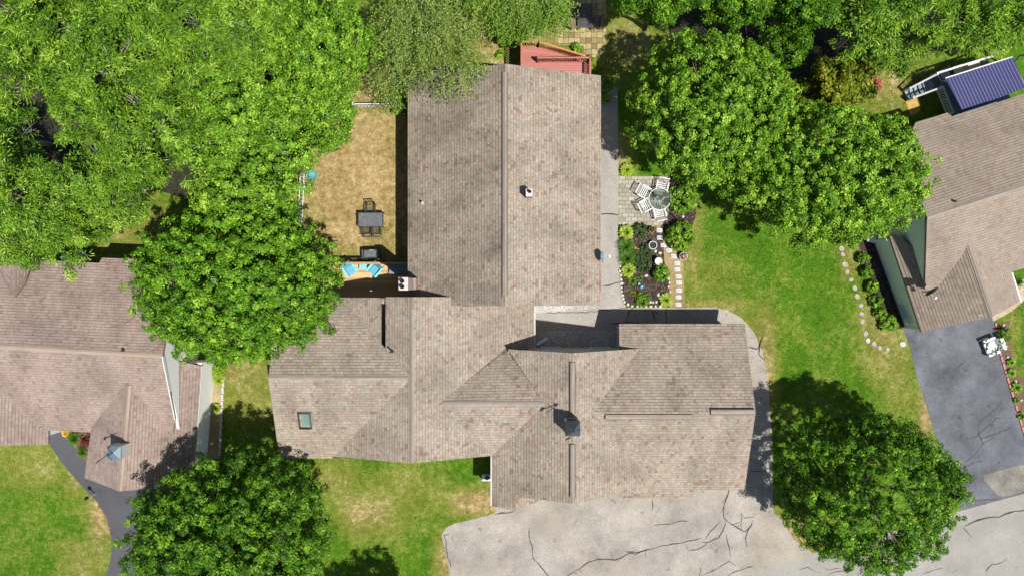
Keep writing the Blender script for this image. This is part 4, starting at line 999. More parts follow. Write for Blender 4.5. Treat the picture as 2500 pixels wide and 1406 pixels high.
# keep the stripes straight by splitting the quad evenly
mb = MB(); 
mb.bar(lp(2308, 192, 2.72), lp(2472, 140, 2.72), .07, .07); mb.build('front_bar', M['white'], aw)
for a, b in ((lp(2312, 194, 2.7), lp(2351, 272, 3.2)), (lp(2470, 142, 2.7), lp(2504, 214, 3.2))): MB().bar(a, b, .05, .05).build('arm', M['white'], aw)
dk = thing('deck', 'blue grey deck with white railings and stairs behind the right house', 'deck', P(2320, 240), world=True)
DZ = 1.1
d0, d1, d2, d3 = lp(2276, 189, DZ), lp(2412, 148, DZ), lp(2480, 260, DZ), lp(2330, 300, DZ)
MB().slab([d0, d1, d2, d3], .16).build('platform', M['greydeck'], dk)
def rail(parent, a, b, h, mat, n=None, top=.09, name='railing', bal=.035, step=.13):
    a, b = Vector(a), Vector(b); L = (b-a).length; n = n or max(2, int(L/step)); up = Vector((0, 0, h)); m = MB()
    m.bar(a+up, b+up, top, .05); m.bar(a+up*.12, b+up*.12, .05, .05)
    for i in range(n+1):
        q = a.lerp(b, i/n); m.bar(q+up*.12, q+up*.97, bal, bal)
    k = max(1, int(L/1.8))
    for i in range(k+1):
        q = a.lerp(b, i/k); m.bar(q, q+up*1.02, .1, .1)
    return m.build(name, M[mat] if isinstance(mat, str) else mat, parent)
rail(dk, lp(2272, 188, DZ), lp(2408, 146, DZ), .95, 'white'); rail(dk, lp(2285, 222, DZ), lp(2310, 282, DZ), .95, 'white')
sA, sB = lp(2208, 223, .15), lp(2272, 190, DZ); sC, sD = lp(2216, 246, .15), lp(2284, 221, DZ)
rail(dk, sA, sB, .9, 'white'); rail(dk, sC, sD, .9, 'white')
mb = MB()
for i in range(6):
    t = (i+.5)/6; a = Vector(sA).lerp(Vector(sB), t); b = Vector(sC).lerp(Vector(sD), t)
    mb.bar(a, b, .27, .05)
mb.build('stair_tread', M['steptread'], dk)
m = MB()
for i in range(9):
    for j in (0, 1):
        a = Vector(lp(2272, 190, 0)).lerp(Vector(lp(2300, 260, 0)), i/9); b = a + Vector((.1, -.25, 0)); m.bar(a+Vector((0, 0, .1+.8*j)), b+Vector((0, 0, .9-.8*j)), .02, .02)
m.build('lattice', M['white'], dk)
sheet('deck_pad', pxs([(2210, 248), (2236, 240), (2248, 272), (2222, 284)]), .03, M['yellowpatch'])
# things on that deck
def simple_chair(name, label, loc, rz, mat, slat=None, group=None, w=.56, d=.54, sh=.43, bh=.92, arms=True, lean=.14, cat='chair', nsl=6, nback=5, solid=False):
    r = thing(name, label, cat, loc, rz, group); s = MB()
    if solid: s.box((0, 0, sh), (w, d, .12))
    else:
        for i in range(nsl): s.box((0, -d/2+d*(i+.5)/nsl, sh), (w-.06, d/nsl*.44, .025))
        s.box((-w/2+.02, 0, sh-.02), (.035, d, .04)); s.box((w/2-.02, 0, sh-.02), (.035, d, .04))
    s.build('seat', M[slat or mat], r, bevel=.03 if solid else 0)
    b = MB(); y0 = -d/2
    if solid: b.add(*box_between((-w/2, y0, sh+.05), (w/2, y0-lean, bh), .1))
    else:
        b.bar((-w/2+.02, y0, sh), (-w/2+.02, y0-lean, bh), .035, .035); b.bar((w/2-.02, y0, sh), (w/2-.02, y0-lean, bh), .035, .035); b.bar((-w/2, y0-lean, bh), (w/2, y0-lean, bh), .05, .04)
        for i in range(nback):
            x = -w/2+.04+(w-.08)*(i+.5)/nback; b.bar((x, y0-.01, sh+.04), (x, y0-lean+.005, bh-.02), .03, .02)
    b.build('backrest', M[slat or mat], r)
    for sx in (-1, 1):
        for sy in (-1, 1):
            MB().bar((sx*(w/2-.03), sy*(d/2-.03), sh-.03), (sx*(w/2+.01), sy*(d/2+.02), 0), .035, .035).build('leg', M[mat], r)
        if arms:
            a = MB().bar((sx*(w/2+.02), -d/2-.03, sh+.22), (sx*(w/2+.02), d/2, sh+.22), .06, .03); a.bar((sx*(w/2+.02), d/2-.02, sh+.21), (sx*(w/2+.01), d/2, sh-.02), .035, .035); a.build('armrest', M[mat], r)
    return r
def box_between(a, b, t):
    (x0, y0, z0), (x1, y1, z1) = a, b
    v = [(x0, y0, z0), (x1, y0, z0), (x1, y0-t, z0), (x0, y0-t, z0), (x0, y1, z1), (x1, y1, z1), (x1, y1-t, z1), (x0, y1-t, z1)]
    return v, [(3, 2, 1, 0), (4, 5, 6, 7), (0, 1, 5, 4), (1, 2, 6, 5), (2, 3, 7, 6), (3, 0, 4, 7)]
simple_chair('armchair', 'black mesh chair with white frame on the neighbouring deck', lp(2296, 186, DZ), .5, 'black', 'white', w=.6)
lo = thing('lounge_chair', 'beige reclining chair beside the white deck rail', 'lounger', lp(2346, 173, DZ), .3)
m = MB(); m.add(*box_between((-.55, .28, .38), (.1, .28, .40), .56)); m.add(*box_between((.1, .28, .40), (.75, .28, .75), .56)); m.build('sling', M['beige'], lo)
MB().bar((-.5, .25, 0), (.7, .25, .4), .04, .04).bar((-.5, -.25, 0), (.7, -.25, .4), .04, .04).bar((.5, .25, 0), (.1, .25, .4), .04, .04).bar((.5, -.25, 0), (.1, -.25, .4), .04, .04).build('frame', M['white'], lo)
ka = thing('storage_tote', 'long orange plastic tub on the deck near the awning', 'tub', lp(2376, 158, DZ), .42)
m = MB().lathe([(.2, 0), (.30, .08), (.34, .22), (.36, .24), (.3, .24), (.26, .12), (0.02, .1)], (0, 0, 0), 20, sx=1.35, sy=.48); m.build('tub', M['orange'], ka, smooth=True)

# ================================================================== BACK YARD, WEST SIDE
def picket(name, label, a, b, h=1.1, group=None):
    A, B = Vector((*a, 0)), Vector((*b, 0)); r = thing(name, label, 'fence', tuple(A), world=True, group=group); d = (B-A).normalized(); L = (B-A).length
    m = MB(); n = int(L/.19); s = Vector((-d.y, d.x, 0))*.03
    for i in range(n):
        c = A + d*(.1+.19*i); m.box((c.x, c.y, h/2-.02), (.075, .022, h-.08), math.atan2(d.y, d.x))
    m.bar(A+Vector((0, 0, h-.03))+s*0, B+Vector((0, 0, h-.03)), .05, .05); m.bar(A+s+Vector((0, 0, .2)), B+s+Vector((0, 0, .2)), .04, .08)
    m.build('picket_panel', M['white'], r)
    k = max(1, round(L/2.2))
    for i in range(k+1):
        c = A.lerp(B, i/k); q = MB().box((c.x, c.y, h/2+.03), (.12, .12, h+.06), math.atan2(d.y, d.x)); q.box((c.x, c.y, h+.08), (.16, .16, .05), math.atan2(d.y, d.x), top=.4); q.build('post', M['white'], r)
    return r
picket('picket_fence', 'white picket fence running from the trees to the top left of the middle house', XY(870, 263), XY(984, 262), group='white picket fences')
picket('picket_fence', 'white picket fence running down beside the dry yard, half under the trees', XY(745, 380), XY(738, 548), group='white picket fences')

pt = thing('patio_table', 'dark rectangular patio table on the dry grass', 'table', P(909, 539))
MB().box((0, 0, .72), (1.34, .76, .035)).build('tabletop', M['cover'], pt, bevel=.01)
m = MB()
for s in (-1, 1): m.box((0, s*.385, .715), (1.40, .05, .06)); m.box((s*.675, 0, .715), (.05, .72, .06))
m.build('rim', M['black'], pt)
for sx in (-1, 1):
    for sy in (-1, 1): MB().bar((sx*.62, sy*.38, .69), (sx*.66, sy*.42, 0), .045, .045).build('leg', M['black'], pt)
GP = 'dark metal chairs around the rectangular table'
mc = simple_chair('metal_chair', 'dark metal chair at the far long side of the rectangular table', P(908, 512), math.pi, 'black', group=GP, w=.5, d=.46, sh=.43, bh=.9, nsl=7, nback=3)
dup(mc, P(899, 564), .03, 'left of the two dark metal chairs at the near side of the rectangular table'); dup(mc, P(922, 564), -.04, 'right of the two dark metal chairs at the near side of the rectangular table')

gr = thing('grill', 'grill under a grey cover beside the wooden deck', 'grill', P(909, 621), .05)
m = MB(); m.box((0, 0, .42), (1.0, .52, .84), top=.97); m.box((0, 0, .96), (.82, .50, .26), top=.8)
m.build('cover', M['cover'], gr, bevel=.05); MB().box((.1, .18, 1.09), (.22, .03, .02)).build('handle', M['steel'], gr)

# wooden deck
DH = .72
wd = thing('deck', 'golden wooden deck with a rail against the left wall of the middle house', 'deck', P(910, 690), world=True)
e0 = P(760, 641, DH); e1 = P(1012, 641, DH); yS = -.55
MB().slab([e0, e1, (e1[0], yS, DH), (e0[0], yS, DH)], .16).build('platform', M['deck'], wd)
rail(wd, (e0[0]+1.2, e0[1]-.06, DH), (e1[0]-.1, e1[1]-.06, DH), .92, 'wood', top=.12, bal=.04)
st = P(815, 592, 0)
rail(wd, (P(812, 636, DH)[0], P(812, 636, DH)[1], DH), (st[0], st[1], 0), .92, 'wood', top=.12, bal=.04, name='stair_railing')
m = MB()
for i in range(4): m.box((st[0]-.5, e0[1]+.14+.28*i, DH-.17-.17*i), (1.0, .28, .04))
m.build('stair_tread', M['deck'], wd)
m = MB(); hk = [(st[0]+.05, st[1], .0), (st[0]+.05, st[1], .95)] + [(st[0]+.05+.17*(1-math.cos(t)), st[1]+.05, .95+.17*math.sin(t)) for t in np.linspace(.3, 5.4, 12)]
sk = thing('garden_hook', 'black curled iron hook at the foot of the deck stairs', 'hook', (st[0], st[1], 0), world=True); m.tube(hk, .018, 6); m.build('rod', M['black'], sk)

def adirondack(label, loc, rz, group):
    r = thing('adirondack_chair', label, 'chair', loc, rz, group); s = MB()
    for i in range(6):
        y = .34-.1*i; s.box((0, y, .36-.028*i), (.52, .085, .022))
    s.build('seat', M['blue'], r)
    b = MB()
    for i in range(6):
        x = -.26+.104*i; top = .92 + .10*math.cos((i-2.5)/2.5*1.3); b.bar((x*.85, -.2, .22), (x*1.15, -.52, top), .095, .02)
    b.bar((-.3, -.36, .58), (.3, -.36, .58), .03, .07); b.build('backrest', M['blue'], r); r.scale = (.8, .8, .85)
    for sx in (-1, 1):
        a = MB(); a.slab([(sx*.28, .40, .57), (sx*.44, .40, .57), (sx*.42, -.40, .57), (sx*.30, -.40, .57)], .025); a.build('armrest', M['teal'], r)
        MB().bar((sx*.33, .33, 0), (sx*.33, .33, .55), .03, .1).build('leg', M['blue'], r)
        MB().bar((sx*.30, .36, .34), (sx*.30, -.62, .02), .1, .03, up=(1, 0, 0)).build('leg', M['blue'], r)
    return r
G_ = 'blue chairs on the wooden deck'
adirondack('blue slatted garden chair left of the small blue table', P(857, 659, DH+.01), math.radians(214), G_)
adirondack('blue slatted garden chair right of the small blue table', P(917, 659, DH+.01), math.radians(140), G_)
tt = thing('side_table', 'small pale blue side table between two blue chairs', 'table', P(889, 651, DH+.005)); m = MB()
for i in range(4): m.box((0, -.14+.095*i, .44), (.40, .085, .022))
m.build('tabletop', M['teal'], tt)
for sx in (-1, 1):
    for sy in (-1, 1): MB().box((sx*.16, sy*.14, .215), (.04, .04, .43)).build('leg', M['teal'], tt)

def pot(name, label, px, py, r, h, mat, z0=0, cat='plant pot', fill=None, rim=None, inside='potsoil'):
    t = thing(name, label, cat, P(px, py, z0+h))
    t.location.z = z0
    MB().lathe([(r*.7, 0), (r*.98, h*.9), (r*1.05, h*.92), (r*1.05, h), (r*.88, h), (r*.86, h*.86)], n=22).build('pot', M[mat], t, smooth=False)
    MB().lathe([(r*.87, h*.8), (r*.87, h*.865)], n=22).build('soil', M[inside], t)
    if fill:
        rng = np.random.default_rng(int(px)); n = 140
        v = unit(rng.normal(size=(n, 3))+[0, 0, .9]); pos = v*[r*1.05, r*1.05, r*1.1]*rng.uniform(.4, 1.0, (n, 1)) + [0, 0, h]
        L = rng.uniform(.07, .13, n); leaf_object('plant', pos, v+rng.normal(size=(n, 3))*.5, L, L*.6, rng.uniform(0, 1, n), fill, t, None, rng)
    return t
pot('planter', 'round planter with a small yellowish plant on the wooden deck', 826, 649, .16, .35, 'wood', DH, fill=L_YELLOW)
bx = thing('deck_box', 'long blue grey storage box on the shaded end of the wooden deck', 'storage box', P(975, 657, DH+.3)); bx.location.z = DH+.002
MB().box((0, 0, .19), (1.08, .50, .38), top=.97).build('body', M['box'], bx); MB().box((0, 0, .405), (1.12, .54, .05), top=.96).build('lid', M['box'], bx)
tb = thing('garden_tub', 'aqua plastic tub on the ground beneath the tree edge', 'tub', P(763, 430)); MB().lathe([(.2, 0), (.27, .3), (.3, .31), (.25, .3), (.2, .05)], n=20).build('tub', M['aqua'], tb)

# ================================================================== RED DECK AND SLAB PATIO
rd = thing('deck', 'red stained raised deck with stairs behind the middle house', 'deck', P(1350, 150), world=True)
RZ = 2.1
x0, yb = P(1270, 104, RZ)[0], 10.35; yt = P(1270, 112, RZ)[1]; xi = P(1313, 0, RZ)[0]; xe = P(1440, 0, RZ)[0]; ym = P(0, 150, RZ)[1]
MB().slab([(x0, yb, RZ), (x0, yt, RZ), (xi, yt, RZ), (xi, ym, RZ), (xe, ym, RZ), (xe, yb, RZ)], .18).build('platform', M['reddeck'], rd)
ins = .06
rail(rd, (x0+ins, yt-ins, RZ), (xi, yt-ins, RZ), 1.1, 'orangerail', top=.09, bal=.045)
rail(rd, (x0+ins, yb+.2, RZ), (x0+ins, yt-ins, RZ), 1.1, 'redrail', top=.09, bal=.045)
rail(rd, (xi, ym-ins, RZ), (xe-ins, ym-ins, RZ), 1.1, 'redrail', top=.09, bal=.045)
rail(rd, (xe-ins, yb+.2, RZ), (xe-ins, ym-ins, RZ), 1.1, 'redrail', top=.09, bal=.045)
xs_ = P(1424, 0, .2)[0]
rail(rd, (xi, yt-ins, RZ), (xs_, P(1424, 137, 1.2)[1], .12), 1.1, 'orangerail', top=.09, bal=.045, name='stair_railing')
ns = 9
m = MB()
for i in range(ns):
    t = (i+.5)/ns; m.box((xi+(xs_-xi)*t, (yt+ym)/2, RZ-(RZ-.1)*(i+1)/(ns+.5)), ((xs_-xi)/ns*1.02, yt-ym-.12, .05))
m.build('stair_tread', M['reddeck'], rd)
MB().bar((xi, yt-.02, RZ-.18), (xs_, yt-.02, 0), .05, .28).bar((xi, ym+.03, RZ-.18), (xs_, ym+.03, 0), .05, .28).build('stringer', M['redrail'], rd)
m = MB()
for a in ((x0+.1, yt-.12), (xi, yt-.12), (x0+.1, yb+.6), (xe-.1, ym-.12), (xe-.1, yb+.6), (xi, ym-.12)): m.box((*a, RZ/2-.1), (.14, .14, RZ-.2))
m.build('support_post', M['redrail'], rd)

wt = thing('patio_table', 'dark slatted table on the mossy slab patio', 'table', P(1426, 48))
m = MB()
for i in range(16): m.box((-.35+.0467*i, 0, .73), (.036, 1.2, .03))
m.build('tabletop', M['darkgrey'], wt); m = MB()
for s in (-1, 1): m.box((s*.385, 0, .72), (.04, 1.24, .06)); m.box((0, s*.62, .72), (.73, .04, .06))
m.build('rim', M['darkgrey'], wt)
for sx in (-1, 1):
    for sy in (-1, 1): MB().bar((sx*.34, sy*.55, .69), (sx*.38, sy*.6, 0), .05, .05).build('leg', M['darkgrey'], wt)
GW = 'brown chairs around the slatted table'
def wicker(label, px, py, rz):
    r = thing('wicker_chair', label, 'chair', P(px, py), rz, GW)
    MB().box((0, .02, .40), (.52, .5, .1)).build('seat', M['wicker'], r, bevel=.03)
    m = MB(); m.add(*box_between((-.28, -.2, .4), (.28, -.3, .88), .08)); m.build('backrest', M['wicker'], r, bevel=.02)
    for s in (-1, 1):
        MB().box((s*.3, .02, .58), (.08, .5, .07)).bar((s*.3, .25, .56), (s*.3, .25, .3), .05, .05).build('armrest', M['wicker'], r)
        for y in (-.2, .24): MB().box((s*.26, y, .18), (.05, .05, .36)).build('leg', M['black'], r)
wicker('brown wicker chair left of the slatted table, nearer the red deck', 1402, 62, math.radians(-84)); wicker('brown wicker chair left of the slatted table, farther from the red deck', 1403, 36, math.radians(-92))
wicker('brown wicker chair in tree shade right of the slatted table', 1452, 60, math.radians(88))
kg = thing('kettle_grill', 'round black kettle grill beside the slab patio', 'grill', P(1342, 50))
MB().lathe([(.05, .38), (.22, .45), (.28, .6), (.285, .64)], n=22).build('bowl', M['black'], kg, smooth=True)
MB().lathe([(.29, .645), (.27, .74), (.18, .83), (.05, .86)], n=22).build('lid', M['black'], kg, smooth=True); MB().box((0, 0, .89), (.16, .03, .04)).build('handle', M['steel'], kg)
for i in range(3):
    t = 2.1*i; MB().bar((.15*math.cos(t), .15*math.sin(t), .45), (.3*math.cos(t), .3*math.sin(t), 0), .03, .03).build('leg', M['steel'], kg)

# ================================================================== GARDEN EAST OF THE HOUSE
ta = thing('garden_table', 'round glass garden table with a folded pink umbrella above it', 'table', P(1606, 489)); Rt = .60
MB().ring((0, 0, .72), Rt, .028).build('rim', M['white'], ta, smooth=True)
MB().lathe([(Rt-.02, 0), (Rt-.02, .008)], (0, 0, .725), 32).build('tabletop', M['tableglass'], ta)
m = MB()
for i in range(4):
    t = .25+i*math.pi/2; m.tube([(Rt*math.cos(t), Rt*math.sin(t), .70), (.22*math.cos(t), .22*math.sin(t), .60), (.14*math.cos(t), .14*math.sin(t), .3), (.42*math.cos(t), .42*math.sin(t), .0)], .022, 7)
m.ring((0, 0, .34), .14, .016, 20); m.build('leg', M['white'], ta)
um = thing('parasol', 'folded faded pink parasol standing through the round glass table', 'parasol', P(1606, 489))
MB().tube([(0, 0, .1), (0, 0, 2.3)], .02, 8).build('pole', M['white'], um)
m = MB(); pr = []
for z, r in ((1.05, .10), (1.2, .125), (1.5, .11), (1.9, .07), (2.25, .03), (2.33, .01)): pr.append((r, z))
vs = []
for r, z in pr:
    for k in range(24): rr = r*(1+.3*math.cos(k*math.pi*2/3)); t = 2*math.pi*k/24; vs.append((rr*math.cos(t), rr*math.sin(t), z))
m.add(vs, [(i*24+k, i*24+(k+1) % 24, (i+1)*24+(k+1) % 24, (i+1)*24+k) for i in range(5) for k in range(24)]); m.build('canopy', M['umbrella'], um, smooth=True)
MB().lathe([(.22, 0), (.22, .05), (.05, .08), (.04, .3)]).build('base', M['white'], um)
GC = 'white slatted chairs around the glass table'
wc = simple_chair('garden_chair', 'white slatted garden chair above the round glass table, touching the tree', P(1613, 459), math.radians(168), 'white', group=GC, w=.58, d=.52, sh=.42, bh=.88, nsl=5, nback=6, lean=.2)
dup(wc, P(1571, 472), math.radians(-118), 'white slatted garden chair at the upper left of the round glass table')
dup(wc, P(1575, 503), math.radians(-62), 'white slatted garden chair at the lower left of the round glass table')
dup(wc, P(1607, 521), math.radians(12), 'white slatted garden chair below the round glass table')
gp = thing('garden_pole', 'dark garden pole with a pale finial between two round bushes', 'pole', P(1652, 536)); MB().tube([(0, 0, 0), (0, 0, 2.1)], .035, 8).build('post', M['bark'], gp); MB().rock((0, 0, 2.15), (.07, .07, .07)).build('finial', M['white'], gp)

ss = [(1610, 563, 0), (1611, 581, 0), (1620, 599, .05), (1633, 612, .12), (1645, 626, -.2), (1653, 643, 0), (1653, 658, 0), (1656, 675, 0), (1657, 690, .05), (1657, 709, -.05), (1656, 725, .05), (1656, 743, 0)]
for i, (px, py, a) in enumerate(ss):
    m = MB().slab([(-.17, -.12, .035), (.17, -.115, .035), (.165, .12, .035), (-.165, .115, .035)], .035); o = m.build('stepping_stone', M['stone'], None, bevel=.008)
    o.location = (*XY(px, py), .008); o.rotation_euler = (0, 0, a); tag(o, 'pale square stepping stone in the row beside the garden bed', 'stepping stone', 'stepping stones by the garden bed')
ls = [(2055, 608), (2058, 622), (2063, 646), (2068, 665), (2077, 683), (2087, 704), (2093, 724), (2101, 746), (2104, 766), (2105, 785), (2113, 815), (2119, 832), (2134, 840), (2148, 850), (2167, 854), (2203, 840)]
for i, (px, py) in enumerate(ls):
    rg = random.Random(i); w = rg.uniform(.12, .165)
    pts = smooth_loop([(-w, -w*.7), (w, -w*.8), (w*1.1, w*.7), (-w*.8, w*.8)], 1); o = MB().slab([(x, y, .03) for x, y in pts], .03).build('path_stone', M['stone' if i in (11, 15) else 'pinkstone'], None)
    o.location = (*XY(px, py), .006); o.rotation_euler = (0, 0, rg.uniform(0, 3)); tag(o, 'flat weathered stone in the curved path left of the green walled house', 'path stone', 'flat stones of the curved path')
rocks = [(1514, 640), (1515, 650), (1514, 662), (1516, 672), (1516, 682), (1517, 692), (1517, 702), (1518, 711), (1519, 720), (1521, 729), (1524, 737), (1533, 743), (1543, 747), (1556, 748), (1566, 747), (1577, 748), (1588, 748), (1600, 748), (1612, 748), (1632, 700), (1634, 690), (1632, 680), (1636, 712), (1587, 737), (1594, 738), (1602, 737), (1577, 673), (1600, 614), (1611, 618), (1601, 646), (1558, 716), (1607, 720)]
for i, (px, py) in enumerate(rocks):
    rg = random.Random(i*3); s = rg.uniform(.055, .095); o = MB().rock((0, 0, s*.4), (s*1.3, s, s*.8), seed=i).build('garden_rock', M['rock'], None, smooth=True)
    o.location = (*XY(px, py), .02); o.rotation_euler = (0, 0, rg.uniform(0, 3)); tag(o, 'small pale rock edging the dark mulch bed', 'rock', 'small rocks in the mulch bed')
ebr = [(548-(i*.9), 885+i*17) for i in range(14)]
for i, (px, py) in enumerate(ebr):
    o = MB().box((0, 0, .05), (.12, .36, .1), top=.94).build('edging_stone', M['stone'], None); o.location = (*XY(px, py), 0); o.rotation_euler = (0, 0, .05); tag(o, 'long pale edging stone along the bed by the white wall', 'edging stone', 'edging stones by the white wall')
EB = [(2431, 795), (2433, 803), (2436, 812), (2440, 822), (2446, 842)]+[(2440+i*5.1, 860+i*17) for i in range(13)]
for i, (px, py) in enumerate(EB):
    o = MB().box((0, 0, .05), (.10, .34, .1), top=.92).build('edging_brick', M['terra'], None); o.location = (*XY(px, py), 0); o.rotation_euler = (0, 0, .28); tag(o, 'reddish edging brick between the dark driveway and the flower bed', 'edging brick', 'edging bricks of the driveway bed')
pot('flower_pot', 'terracotta pot with a twiggy plant at the edge of the paver patio', 1592, 561, .17, .35, 'terra', fill=L_HOLLY)
wb = thing('wire_planter', 'white rimmed round tub planter in the mulch bed', 'planter', P(1594, 599, .35)); wb.location.z = 0
MB().lathe([(.15, 0), (.2, .33), (.23, .36), (.2, .36), (.17, .2)], n=24).build('pot', M['darkgrey'], wb); MB().ring((0, 0, .37), .215, .022).build('rim', M['white'], wb)
rng = np.random.default_rng(5); n = 50; pos = rng.normal(size=(n, 3))*[.08, .08, .05]+[0, 0, .3]; L_ = rng.uniform(.05, .1, n); leaf_object('plant', pos, rng.normal(size=(n, 3))+[0, 0, 1], L_, L_*.6, rng.random(n), L_HOLLY, wb, None, rng)
bb = thing('bird_bath', 'cream bird bath in the mulch bed beside the dark round bush', 'bird bath', P(1608, 638, .6)); bb.location.z = 0
MB().lathe([(.14, 0), (.07, .06), (.05, .45), (.08, .52)], n=18).build('pedestal', M['ceramic'], bb, smooth=True); MB().lathe([(.05, .5), (.18, .56), (.21, .62), (.19, .62), (.15, .57), (.01, .55)], n=24).build('basin', M['ceramic'], bb, smooth=True)
pot('flower_pot', 'pale pot of mixed red and lilac flowers on the lawn edge', 1669, 626, .22, .42, 'stone', fill=L_FLOWER)
fg = thing('garden_ornament', 'small blue and white garden figure standing on the mulch', 'ornament', P(1565, 700)); MB().lathe([(.10, 0), (.13, .08), (.09, .2), (.06, .26), (.085, .32), (.07, .4), (.01, .44)], n=16).build('body', M['teal'], fg, smooth=True)
MB().rock((-.1, .12, .1), (.09, .07, .1), seed=4).build('wing', M['dishblue'], fg, smooth=True); MB().rock((-.14, .17, .22), (.05, .05, .05), seed=8).build('head', M['white'], fg, smooth=True)

GB = 'shrubs of the garden by the patio'
shrub('round_shrub', 'round bright green bush at the right corner of the paver patio', 1665, 488, 33, 1.2, L_BRIGHT, 11)
shrub('round_shrub', 'round bright green bush right of the stepping stones', 1662, 577, 34, 1.25, L_BRIGHT, 12)
shrub('round_shrub', 'small dark green ball bush inside the mulch bed', 1613, 667, 19, .95, L_MAPLE, 13, leaf=.06, puff=.1)
clump('hosta', 'lime green hosta touching the top left corner of the paver patio', 1531, 415, 18, .5, L_LIME, 21, nblade=110, width=.11, broad=True)
clump('hosta', 'lime green hosta at the top left corner of the mulch bed', 1530, 567, 20, .5, L_LIME, 22, nblade=130, width=.10, broad=True)
clump('hosta', 'lime green hosta below the two spiky daylilies', 1534, 660, 19, .5, L_LIME, 23, nblade=120, width=.11, broad=True)
clump('hosta', 'yellow green hosta at the bottom right corner of the mulch bed', 1626, 732, 18, .45, L_LIME, 24, nblade=100, width=.12, broad=True)
clump('daylily', 'spiky green daylily clump between the hosta and another daylily', 1528, 602, 25, .6, L_GRASSY, 25, nblade=200, width=.035)
clump('daylily', 'spiky green daylily clump above the lower lime hosta', 1531, 631, 25, .6, L_GRASSY, 26, nblade=200, width=.035)
clump('perennial', 'small dark green perennial left of the blue garden figure', 1544, 686, 11, .35, L_GRASSY, 27, nblade=80, width=.05, broad=True)
shrub('low_shrub', 'low mossy green mound at the bottom of the mulch bed', 1568, 731, 17, .45, L_ASH, 28, leaf=.05, puff=.08)
shrub('low_shrub', 'dull green low plant beside the terracotta pot', 1563, 563, 17, .4, L_HOLLY, 29, leaf=.07, puff=.11)
for i, (px, py, r, l) in enumerate([(1552, 628, 15, 'thin dull green ground plant left of the bird bath'), (1571, 644, 16, 'wispy dull green ground plant in the middle of the mulch bed'), (1576, 611, 12, 'small leafy plant left of the white rimmed tub')]):
    shrub('ground_plant', l, px, py, r*1.25, .28, L_HOLLY, 40+i, leaf=.06, puff=.09, dens=.8, cat='plant')
clump('perennial', 'small yellowish plant near the bottom left of the mulch bed', 1547, 716, 7, .25, L_YELLOW, 44, nblade=40, width=.05, broad=True)
clump('perennial', 'small golden flowering plant right of the upper daylily', 1554, 611, 7, .25, L_GOLD, 45, nblade=30, width=.05, broad=True)
clump('perennial', 'tiny green plant above the blue garden figure', 1563, 679, 7, .25, L_ASH, 46, nblade=36, width=.05, broad=True)
for i, (px, py, r, h, l) in enumerate([(1479, 205, 16, 1.6, 'leafy shrub against the upper right wall of the middle house'), (1476, 238, 10, 1.0, 'smaller leafy shrub below the one at the upper right wall'), (1404, 119, 9, .5, 'small green plant at the foot of the red deck stairs'), (1222, 134, 8, .5, 'small green plant at the left side of the red deck')]):
    shrub('wall_shrub', l, px, py, r, h, L_BRIGHT, 50+i, leaf=.11, puff=.16)

# right house plants
for i, (px, py, r, l) in enumerate([(2107, 632, 11, 'topmost green shrub of the bed along the sage wall'), (2116, 664, 12, 'second shrub down in the bed along the sage wall'), (2128, 700, 12, 'third shrub down in the bed along the sage wall'), (2138, 735, 12, 'fourth shrub down in the bed along the sage wall'), (2150, 765, 11, 'fifth shrub down in the bed along the sage wall'), (2170, 788, 19, 'lowest and brightest shrub of the bed along the sage wall')]):
    shrub('bed_shrub', l, px, py, r, .7, L_MAPLE if i < 5 else L_BRIGHT, 60+i, leaf=.1, puff=.14)
shrub('azalea', 'red flowering azalea on the olive grass near the right house deck', 2133, 207, 15, .7, L_AZALEA, 70, leaf=.1, puff=.14)
shrub('round_shrub', 'round dark green bush beside the patterned armchair', 2452, 817, 14, .8, L_MAPLE, 71, leaf=.07)
for i, (px, py, r, l) in enumerate([(2455, 847, 6, 'small green plant below the round bush in the driveway bed'), (2469, 884, 10, 'leafy plant in the middle of the driveway bed'), (2470, 910, 11, 'pale green plant in the driveway bed below the leafy plant'), (2483, 945, 15, 'wide bright green plant in the driveway bed'), (2495, 1015, 10, 'dark green plant at the lower end of the driveway bed'), (2483, 977, 7, 'tiny green plant near the lower end of the driveway bed')]):
    clump('bed_plant', l, px, py, r, .35, L_MAPLE if i in (4,) else L_BRIGHT, 72+i, nblade=70, width=.08, broad=True)
clump('hosta', 'yellow leaved plant at the top of the driveway bed', 2442, 800, 7, .3, L_YELLOW, 79, nblade=40, width=.06, broad=True)
for i, (px, py) in enumerate([(2449, 793), (2456, 799), (2449, 841), (2459, 871), (2478, 929), (2492, 976)]):
    o = MB().rock((0, 0, .04), (.09, .075, .07), seed=i+90).build('garden_rock', M['stone'], None, smooth=True); o.location = (*XY(px, py), .01); tag(o, 'small white rock among the plants of the driveway bed', 'rock', 'white rocks in the driveway bed')
clump('lawn_shrub', 'strappy green plant at the right edge beside the tan paver path', 2486, 688, 18, .6, L_GRASSY, 81, nblade=160, width=.04)
ac = thing('armchair', 'patterned cushioned armchair on the dark driveway of the right house', 'chair', P(2410, 845), math.radians(112))
MB().box((0, .02, .38), (.56, .6, .18)).build('seat', M['floral'], ac, bevel=.05)
m = MB(); m.add(*box_between((-.34, -.25, .3), (.34, -.42, .98), .2)); m.build('backrest', M['floral'], ac, bevel=.06)
for s in (-1, 1):
    MB().box((s*.40, -.02, .5), (.16, .72, .2)).build('armrest', M['floral'], ac, bevel=.05)
    for y in (-.3, .3): MB().box((s*.36, y, .2), (.05, .05, .4)).build('leg', M['black'], ac)
dup_ = MB().rock((0, .05, .52), (.26, .2, .09), seed=3, n=14, m=8).build('cushion', M['floral'], None, smooth=True); dup_.location = P(2410, 845); dup_.rotation_euler = (0, 0, 2); tag(dup_, 'leaf print cushion lying on the patterned armchair', 'cushion')

